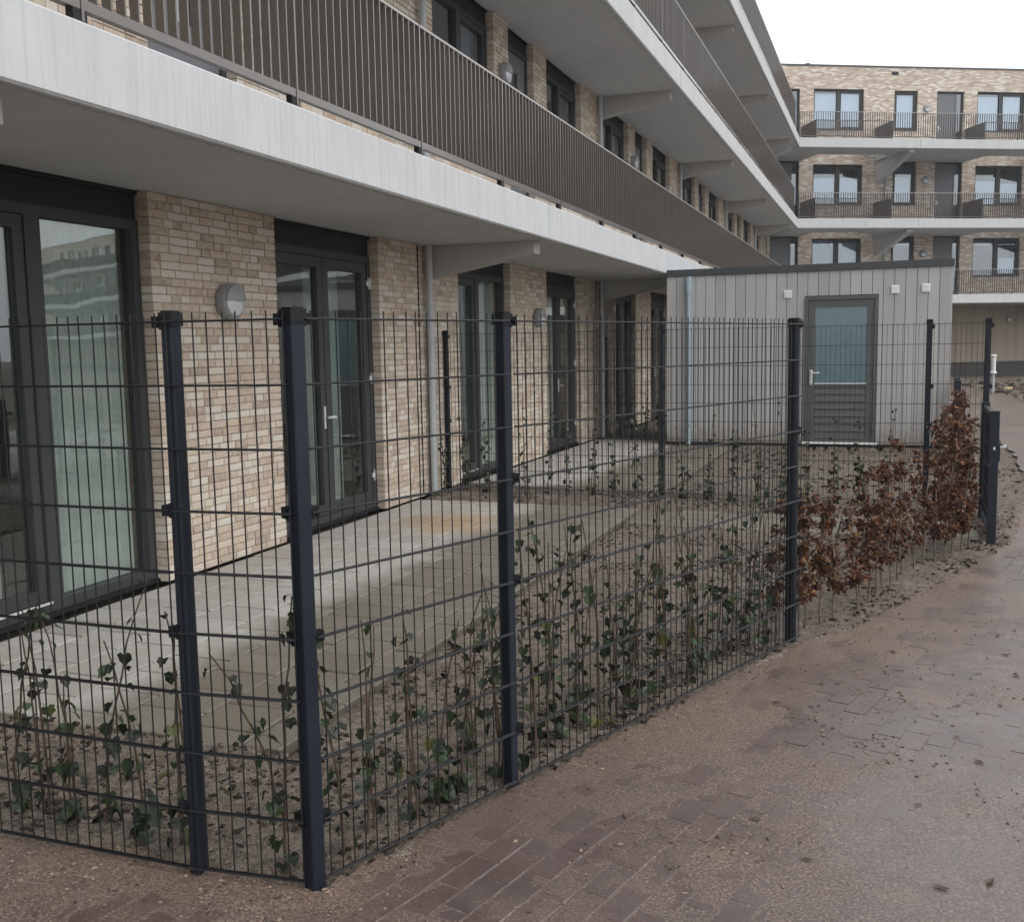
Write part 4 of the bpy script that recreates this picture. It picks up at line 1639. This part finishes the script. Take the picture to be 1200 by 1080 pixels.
PC = sm(2.735, 1.72)
P2 = sm(3.66, 1.385)
P3 = sm(6.02, 0.515)
PLft = sm(2.70, 2.145)
front = thing('garden_fence', 'dark double-rod mesh fence turning the near corner between terrace garden and brick path', 'fence', (0, 0, 0))
dF = (P3 - PC).normalized()
nF = Vector((dF.y, -dF.x, 0))           # towards the path
aF = math.atan2(dF.y, dF.x)
dL = (PLft - PC).normalized()
aL = math.atan2(dL.y, dL.x)
clz = [ZTOP - 0.2 * k for k in (0, 3, 5, 8)]
post_h = 1.855
cl_corner = []
for z in clz:
    cl_corner.append((0.036, -0.018, z, 0.0))
    cl_corner.append((-0.018, 0.02 - 0.04, z, 1.57))
make_post(front, PC, aF, post_h, clamps=[(0.042, -0.012, z, 0) for z in clz] + [(-0.02, 0.042, z, 1.4) for z in clz], w=0.052, d=0.052)
make_post(front, P2, aF, post_h, clamps=[(0.034, -0.02, z, 0.0) for z in clz])
make_post(front, P3, aF, post_h, clamps=[(0.034, -0.02, z, 0.0) for z in clz])
make_post(front, PLft, aL, post_h, clamps=[(0.034, 0.02, z, 0.0) for z in clz])
offp = nF * 0.040
panel_single(front, PC + dF * 0.022 + nF * 0.026, P2 - dF * 0.012 + offp)
panel_single(front, P2 + dF * 0.022 + offp, P3 + dF * 0.04 + offp)
nL = Vector((-US[0], -US[1], 0))
panel_single(front, PC + dL * 0.012 + nL * 0.03, PLft + dL * 0.004 + nL * 0.036)
PL2 = sm(2.70, 4.64)
panel_single(front, PLft + dL * 0.012 + nL * 0.036, PL2 + nL * 0.04)
make_post(front, PL2, aL, post_h)

rear = thing('garden_fence', 'dark mesh fence crossing behind the terrace in front of shed, between two gardens', 'fence', (0, 0, 0))
RS = 11.22
for mm in (4.97, 2.38, -0.36, -0.90):
    make_post(rear, sm(RS, mm, 0.06), PHI, 1.86, clamps=[(0, -0.036, z, 0) for z in (1.8, 1.2, 0.8)])
panel_joined(rear, sm(RS - 0.035, 5.06), sm(RS - 0.035, 2.38), 0.07)
panel_joined(rear, sm(RS - 0.035, 2.34), sm(RS - 0.035, -0.36), 0.07)
panel_joined(rear, sm(RS - 0.035, -0.385), sm(RS - 0.035, -0.92), 0.07)

far_f = thing('garden_fence', 'short dark mesh fence between facade downpipe and the left side of the shed', 'fence', (0, 0, 0))
for mm in (5.02, 3.72):
    make_post(far_f, sm(18.8, mm, 0.0), PHI, 1.86)
panel_joined(far_f, sm(18.76, 5.04), sm(18.76, 3.70), 0.01)


# gate
def make_gate(label, s0, n0, s1, n1, cat='gate'):
    A, B = sm(s0, -n0), sm(s1, -n1)
    d = (B - A)
    L = d.length
    ang = math.atan2(d.y, d.x)
    g = thing('garden_gate', label, cat, A, ang)
    for x in (0.0, L):
        p = MB()
        p.prism_z(-0.1, 1.12, [(x - .035, -.035), (x + .035, -.035), (x + .035, .035), (x - .035, .035)])
        po_ = p.build('post', 'fence_steel', g)
        MB().prism_z(1.121, 1.128, [(x - .037, -.037), (x + .037, -.037), (x + .037, .037), (x - .037, .037)]).build('cap', 'black_plastic', po_)
    lf = MB()
    a, b = 0.06, L - 0.06
    lf.box(a, a + 0.04, -0.02, 0.02, 0.06, 1.10)
    lf.box(b - 0.04, b, -0.02, 0.02, 0.06, 1.10)
    lf.box(a + 0.04, b - 0.04, -0.02, 0.02, 1.06, 1.10)
    lf.box(a + 0.04, b - 0.04, -0.02, 0.02, 0.06, 0.10)
    leaf = lf.build('gate_leaf', 'fence_steel', g)
    i = MB()
    for k in range(5):
        z = 0.2 + k * 0.2
        i.tube([(a + 0.035, -0.007, z), (b - 0.035, -0.007, z)], HR, 5)
        i.tube([(a + 0.035, 0.007, z), (b - 0.035, 0.007, z)], HR, 5)
    x = a + 0.09
    while x < b - 0.05:
        i.tube([(x, 0, 0.09), (x, 0, 1.07)], WR, 5)
        x += 0.05
    i.build('mesh_infill', 'wire_steel', leaf)
    lt = MB()
    lt.box(0.03, 0.13, -0.05, -0.022, 0.70, 0.85)
    lt.build('lock', 'fence_steel', leaf)
    hh = MB()
    hh.box(0.06, 0.075, -0.09, -0.05, 0.815, 0.83)
    hh.box(0.06, 0.19, -0.10, -0.085, 0.815, 0.83)
    hh.box(-0.045, -0.036, -0.008, 0.008, 0.805, 0.83)
    hh.build('handle', 'steel_bright', leaf)
    return g


make_gate('low dark mesh garden gate with near end post standing on the path edge', 9.43, 0.83, 10.72, 0.86)
make_gate('distant low dark gate posts beside the right-hand corner of the shed', 16.25, 0.93, 17.3, 0.97)

# ------------------------------------------------------------------ plants
ivy_out = [(0, 0.03), (0.26, -0.12), (0.50, 0.06), (0.45, 0.30), (0.47, 0.50), (0.26, 0.66), (0, 0.98), (-0.26, 0.66), (-0.47, 0.50), (-0.45, 0.30), (-0.50, 0.06), (-0.26, -0.12)]


def ivy_leaf_geo(k):
    r = random.Random(k)
    vs = [(0, 0.33, -0.05)]
    for x, y in ivy_out:
        x *= r.uniform(0.85, 1.15)
        y2 = y * r.uniform(0.92, 1.08)
        vs.append((x, y2, abs(x) * r.uniform(0.1, 0.4) - 0.16 * y2 * y2 + r.uniform(-0.03, 0.03)))
    n = len(ivy_out)
    return vs, [(0, 1 + i, 1 + (i + 1) % n) for i in range(n)]


IVY_GEO = [ivy_leaf_geo(k) for k in range(5)]
IVY_ME = [MB().add(v, f).mesh('leaf', 'ivy_leaf') for v, f in IVY_GEO]

ORD = ['first', 'second', 'third', 'fourth', 'fifth', 'sixth', 'seventh', 'eighth', 'ninth', 'tenth', 'eleventh', 'twelfth', 'thirteenth', 'fourteenth', 'fifteenth', 'sixteenth', 'seventeenth', 'eighteenth', 'nineteenth', 'twentieth',
       'twenty-first', 'twenty-second', 'twenty-third', 'twenty-fourth', 'twenty-fifth', 'twenty-sixth']


def ivy(loc, h, nleaf, label, group, single=True, lean=0.08, size=1.0):
    t = thing('ivy_plant', label, 'ivy plant', loc, rng.uniform(0, 6.28), group)
    st = MB()
    stems = []
    for q in range(rng.choice((1, 1, 2, 2))):
        hh = h * (1 if q == 0 else rng.uniform(0.55, 0.95))
        x, y = rng.uniform(-0.02, 0.02), rng.uniform(-0.02, 0.02)
        lx, ly = rng.gauss(0, lean), rng.gauss(0, lean)
        pts = []
        n = 8
        for i in range(n + 1):
            f = i / n
            pts.append(Vector((x + lx * f * f + rng.uniform(-0.007, 0.007), y + ly * f * f + rng.uniform(-0.007, 0.007), -0.03 + (hh + 0.03) * f)))
        st.tube(pts, [0.0062 * (1 - 0.6 * i / n) for i in range(n + 1)], 5)
        stems.append((pts, hh))
    items = []
    for i in range(nleaf):
        pts, hh = rng.choice(stems)
        f = rng.random() ** 1.25 * 0.97 + 0.03
        ix = f * (len(pts) - 1)
        p = pts[int(ix)].lerp(pts[min(int(ix) + 1, len(pts) - 1)], ix - int(ix))
        a = rng.uniform(0, 6.28)
        r = rng.uniform(0.008, 0.042) * size
        q = p + Vector((math.cos(a) * r, math.sin(a) * r, rng.uniform(-0.02, 0.02)))
        s = rng.uniform(0.030, 0.066) * size * (1.1 - 0.5 * f)
        if single:
            st.tube([p, (p + q) / 2 + Vector((0, 0, 0.008)), q], 0.0012, 3, cap=False)
        R_ = Matrix.Rotation(a - math.pi / 2 + rng.gauss(0, 0.4), 4, 'Z') @ Matrix.Rotation(rng.uniform(-1.45, -0.35), 4, 'X') @ Matrix.Rotation(rng.gauss(0, 0.35), 4, 'Y')
        items.append(Matrix.Translation(q) @ R_ @ Matrix.Scale(s * 1.1, 4))
    st.build('stem', 'ivy_stem', t)
    if single:
        for M in items:
            o = put('leaf', rng.choice(IVY_ME), t)
            o.matrix_local = M
    else:
        fo = MB()
        for M in items:
            v, f = rng.choice(IVY_GEO)
            fo.add([M @ Vector(p) for p in v], f, 0, rng.random())
        fo.build('foliage', 'ivy_leaf', t, kind='stuff')
    return t


def bz(s, n):
    return float(bed_z(np.array([s]), np.array([n]))[0])


# along the short side, counted from the corner post leftwards
for i, (mm, h) in enumerate(((1.90, 0.98), (2.33, 0.86), (2.50, 0.78), (2.68, 0.90), (2.85, 0.80), (3.0, 0.92), (3.12, 0.85))):
    s = 2.86 + rng.uniform(-0.03, 0.05)
    ivy(sm(s, mm, bz(s, -mm)), h, rng.randint(20, 30), 'young ivy plant inside the short fence side, %s one leftwards from the corner post' % ORD[i], 'ivy plants inside the near fence', lean=0.1)
# along the front, counted from the corner post away
k = 0
dist = 0.22
Lf = (P3 - PC).length
while dist < Lf - 0.05:
    p = PC + dF * dist - nF * rng.uniform(0.10, 0.17)
    s = p.x * US[0] + p.y * US[1]
    n_ = -(p.x * UM[0] + p.y * UM[1])
    h = rng.uniform(0.72, 0.95) if dist < 1.0 else rng.uniform(0.75, 1.02)
    nm = ORD[k] if k < len(ORD) else str(k)
    ivy((p.x, p.y, bz(s, n_)), h, rng.randint(20, 30) if dist < 1.1 else rng.randint(18, 28), 'young ivy plant behind the path-side fence, %s from the corner post' % nm, 'ivy plants inside the near fence', lean=0.07)
    dist += 0.16 if dist < 0.9 else 0.125
    k += 1
# a second loose row behind
for i in range(8):
    f = 1.15 + i * 0.29
    p = PC + dF * f - nF * rng.uniform(0.30, 0.5)
    s = p.x * US[0] + p.y * US[1]
    n_ = -(p.x * UM[0] + p.y * UM[1])
    ivy((p.x, p.y, bz(s, n_)), rng.uniform(0.5, 0.95), rng.randint(9, 16), 'sparse ivy plant in the second row behind the path-side fence, %s from the near end' % ORD[i], 'ivy plants in the second row')
# along the rear fences
for i in range(20):
    mm = 4.95 - i * 0.26
    s = RS - 0.18 + rng.uniform(-0.04, 0.04)
    ivy(sm(s, mm, bz(s, -mm)), rng.uniform(0.75, 1.15), rng.randint(30, 44), 'ivy plant on the fence behind the terrace, %s from the facade downpipe' % ORD[i], 'ivy plants along the rear fence', single=False, lean=0.05)
for i in range(6):
    mm = 4.95 - i * 0.24
    ivy(sm(18.62 + rng.uniform(-.03, .03), mm, 0.0), rng.uniform(0.9, 1.4), 46, 'ivy plant by the short far fence beside the shed, %s from facade' % ORD[i], 'ivy plants along the far fence', single=False, lean=0.05)


# beech saplings with copper leaves
def beech(loc, h, z_low, nleaf, rad, label, group, name='beech_sapling'):
    t = thing(name, label, 'beech sapling', loc, rng.uniform(0, 6.28), group)
    tr = MB()
    lx, ly = rng.gauss(0, 0.05), rng.gauss(0, 0.05)
    n = 8
    pts = [Vector((lx * (i / n) ** 2 + rng.uniform(-.01, .01), ly * (i / n) ** 2 + rng.uniform(-.01, .01), -0.04 + (h + .04) * i / n)) for i in range(n + 1)]
    tr.tube(pts, [0.0085 * (1 - 0.75 * i / n) for i in range(n + 1)], 6)
    fo = MB()
    nb = max(10, int(nleaf / 11))
    for b in range(nb):
        f = z_low / h + (1 - z_low / h) * rng.random() ** 1.35
        ix = min(f, 0.999) * n
        p = pts[int(ix)].lerp(pts[int(ix) + 1], ix - int(ix))
        a = rng.uniform(0, 6.28)
        L = rad * rng.uniform(0.45, 1.2) * (1.15 - 0.65 * f)
        up = rng.uniform(0.1, 0.8)
        q = p + Vector((math.cos(a) * L, math.sin(a) * L, up * L))
        mid = (p + q) / 2 + Vector((0, 0, 0.01))
        tr.tube([p, mid, q], [0.003, 0.002, 0.0012], 3, cap=False)
        for j in range(13):
            g = rng.uniform(0.25, 1.08)
            c = p.lerp(q, g) + Vector((rng.gauss(0, .014), rng.gauss(0, .014), rng.gauss(0, .012)))
            s = rng.uniform(0.022, 0.044)
            M = Matrix.Translation(c) @ Matrix.Rotation(a + rng.gauss(0, 0.9), 4, 'Z') @ Matrix.Rotation(rng.uniform(-1.2, 0.5), 4, 'X') @ Matrix.Rotation(rng.gauss(0, 0.6), 4, 'Y')
            cv = rng.uniform(0.05, 0.3)
            v = [(0, 0, 0), (0.36, 0.35, cv), (0.30, 0.75, cv * .8), (0, 1.05, -cv * .6), (-0.30, 0.75, cv * .8), (-0.36, 0.35, cv), (0, 0.5, -0.02)]
            fo.add([M @ (Vector(x) * s) for x in v], [(0, 1, 6), (1, 2, 6), (2, 3, 6), (3, 4, 6), (4, 5, 6), (5, 0, 6)], 0, rng.random())
    tr.build('trunk', 'beech_bark', t)
    fo.build('foliage', 'beech_leaf', t, kind='stuff')
    return t


spots = [(6.13, -0.60, 0.80), (6.22, -0.50, 0.86), (6.36, -0.46, 0.84), (6.50, -0.38, 0.80), (6.62, -0.30, 0.88), (6.84, -0.17, 0.82), (7.0, -0.16, 0.9), (7.12, -0.10, 0.84), (7.28, -0.06, 0.92), (7.48, -0.02, 0.86), (7.66, 0.03, 0.84), (7.84, 0.08, 1.05), (8.05, 0.11, 0.98), (8.24, 0.20, 0.94), (8.45, 0.27, 0.90),
         (8.6, 0.36, 0.98), (8.72, 0.44, 1.06), (8.84, 0.50, 1.10), (8.95, 0.50, 1.04), (9.05, 0.58, 1.12), (9.14, 0.64, 1.06), (9.24, 0.60, 1.10)]
for i, (s, n_, h) in enumerate(spots):
    beech(sm(s, -n_, bz(s, n_)), h, 0.20, rng.randint(220, 300) if i < 15 else 330, 0.088, 'copper-leaved beech sapling beside the path, %s beyond the last tall front post' % ORD[i], 'beech saplings between fence and gate')
for i in range(9):
    s = 9.3 + i * 0.2 if i < 4 else 11.5 + (i - 4) * 0.5
    n_ = 0.38 + 0.05 * i if i < 4 else 0.75
    beech(sm(s, -n_, 0.0), rng.uniform(1.0, 1.15), 0.25, 330, 0.12, 'dense copper beech plant around the garden gate, %s of those nearest the hinge post' % ORD[i], 'dense beech plants round the gate')

# small twigs at the wire, a bent shoot near the second post
tw = thing('ivy_shoot', 'long bent ivy shoot arching past the second front fence post', 'ivy shoot', P2 + Vector((-0.05, 0.12, 0)))
b = MB()
b.tube([(-0.10, 0.05, 0.0), (-0.11, 0.04, 0.35), (-0.10, 0.02, 0.62), (-0.05, 0.01, 0.76), (0.02, 0.0, 0.735), (0.06, 0.0, 0.66), (0.075, 0.0, 0.56)], [.004, .0035, .003, .0026, .0022, .002, .0016], 5)
b.build('stem', 'ivy_stem', tw)
for M in (Matrix.Translation((0.06, 0, 0.66)) @ Matrix.Rotation(-1.1, 4, 'X') @ Matrix.Scale(0.045, 4), Matrix.Translation((0.075, 0, 0.57)) @ Matrix.Rotation(2.0, 4, 'Z') @ Matrix.Rotation(-0.9, 4, 'X') @ Matrix.Scale(0.05, 4), Matrix.Translation((-0.1, 0.02, 0.6)) @ Matrix.Rotation(-0.8, 4, 'X') @ Matrix.Scale(0.04, 4)):
    o = put('leaf', IVY_ME[1], tw)
    o.matrix_local = M

# fallen leaves and litter on the path
dl = MB().add([(0, -1, 0.05), (0.34, -0.45, 0.16), (0.42, 0.1, 0.22), (0.2, 0.62, 0.14), (0, 1.05, 0.3), (-0.24, 0.6, 0.2), (-0.4, 0.05, 0.14), (-0.3, -0.5, 0.1), (0, -0.3, 0.02), (0, 0.35, 0.05), (0.03, -1.5, 0.12)],
              [(0, 1, 8), (1, 2, 8), (2, 9, 8), (2, 3, 9), (3, 4, 9), (4, 5, 9), (5, 6, 9), (6, 8, 9), (6, 7, 8), (7, 0, 8), (0, 10, 8)]).mesh('fallen_leaf', 'dead_leaf')


# where the litter lies (metres)
litter = [Vector((x, y, 0)) for x, y in [(2.42, 6.24), (2.58, 5.44), (2.41, 5.17), (2.6, 5.16), (2.83, 5.85), (2.7, 5.48), (2.24, 4.86), (2.3, 4.7), (2.1, 4.71), (2.98, 5.95), (2.11, 5.57), (1.56, 5.06), (1.64, 5.06), (1.93, 4.33), (1.34, 3.08), (1.51, 3.11), (1.9, 4.05), (0.97, 3.28), (0.87, 3.58), (2.03, 5.24), (2.58, 5.12), (1.5, 3.67), (1.26, 4.8)]]
for P in litter:
    s = P.x * US[0] + P.y * US[1]
    n_ = -(P.x * UM[0] + P.y * UM[1])
    z = max(float(path_z(np.array([s]), np.array([n_]))[0]), 0.0)
    o = put('fallen_leaf', dl, loc=(P.x, P.y, z + 0.003))
    sc = rng.uniform(0.014, 0.030)
    o.scale = (sc, sc, sc)
    o.rotation_euler = (rng.uniform(-.15, .15), rng.uniform(-.15, .15), rng.uniform(0, 6.28))
    o['label'] = 'small curled dark leaf lying on the sandy path'
    o['category'] = 'leaf'
    o['group'] = 'fallen leaves on the path'

# bollard light and timber offcuts by the far bed
bl = thing('bollard_light', 'white and grey bollard light standing at the far bed beyond the gate', 'bollard light', Vector((14.86, 31.6, 0.05)))
MB().tube([(0, 0, -0.1), (0, 0, 0.58)], 0.05, 12).build('stem', 'pipe_grey', bl, smooth=False)
MB().tube([(0, 0, 0.58), (0, 0, 0.60), (0, 0, 0.64), (0, 0, 0.66)], [0.06, 0.1, 0.1, 0.06], 16).build('collar', 'white_plastic', bl)
MB().tube([(0, 0, 0.66), (0, 0, 1.10)], 0.068, 14).build('housing', 'steel_bright', bl)
MB().tube([(0, 0, 1.10), (0, 0, 1.12), (0, 0, 1.15), (0, 0, 1.17)], [0.06, 0.085, 0.085, 0.04], 16).build('cap', 'white_plastic', bl)
pk = MB().box(-0.4, 0.4, -0.06, 0.06, 0, 0.05).build('timber_offcut', 'pale_wood', loc=(15.3, 31.5, 0.16), rotz=0.9)
pk['label'] = 'short pale timber offcut lying on the bare soil of the far bed'
pk['category'] = 'timber'
pk2 = MB().box(-0.9, 0.9, -0.04, 0.04, 0, 0.06).build('timber_offcut', 'dark_wood', loc=(16.3, 31.6, 0.17), rotz=-0.15)
pk2['label'] = 'long dark weathered timber stick lying on bare soil of far bed'
pk2['category'] = 'timber'

# thin winter mist that pales the far wing
hz = NT('mist')
pv_ = hz.node('ShaderNodeVolumePrincipled')
pv_.inputs['Color'].default_value = (0.93, 0.96, 1.0, 1)
pv_.inputs['Density'].default_value = 0.0008
pv_.inputs['Anisotropy'].default_value = 0.0
hz.link(pv_.outputs[0], hz.out.inputs['Volume'])
MB().box(-160, 220, -160, 200, -1.4, 15.0).build('haze', 'mist', kind='stuff')
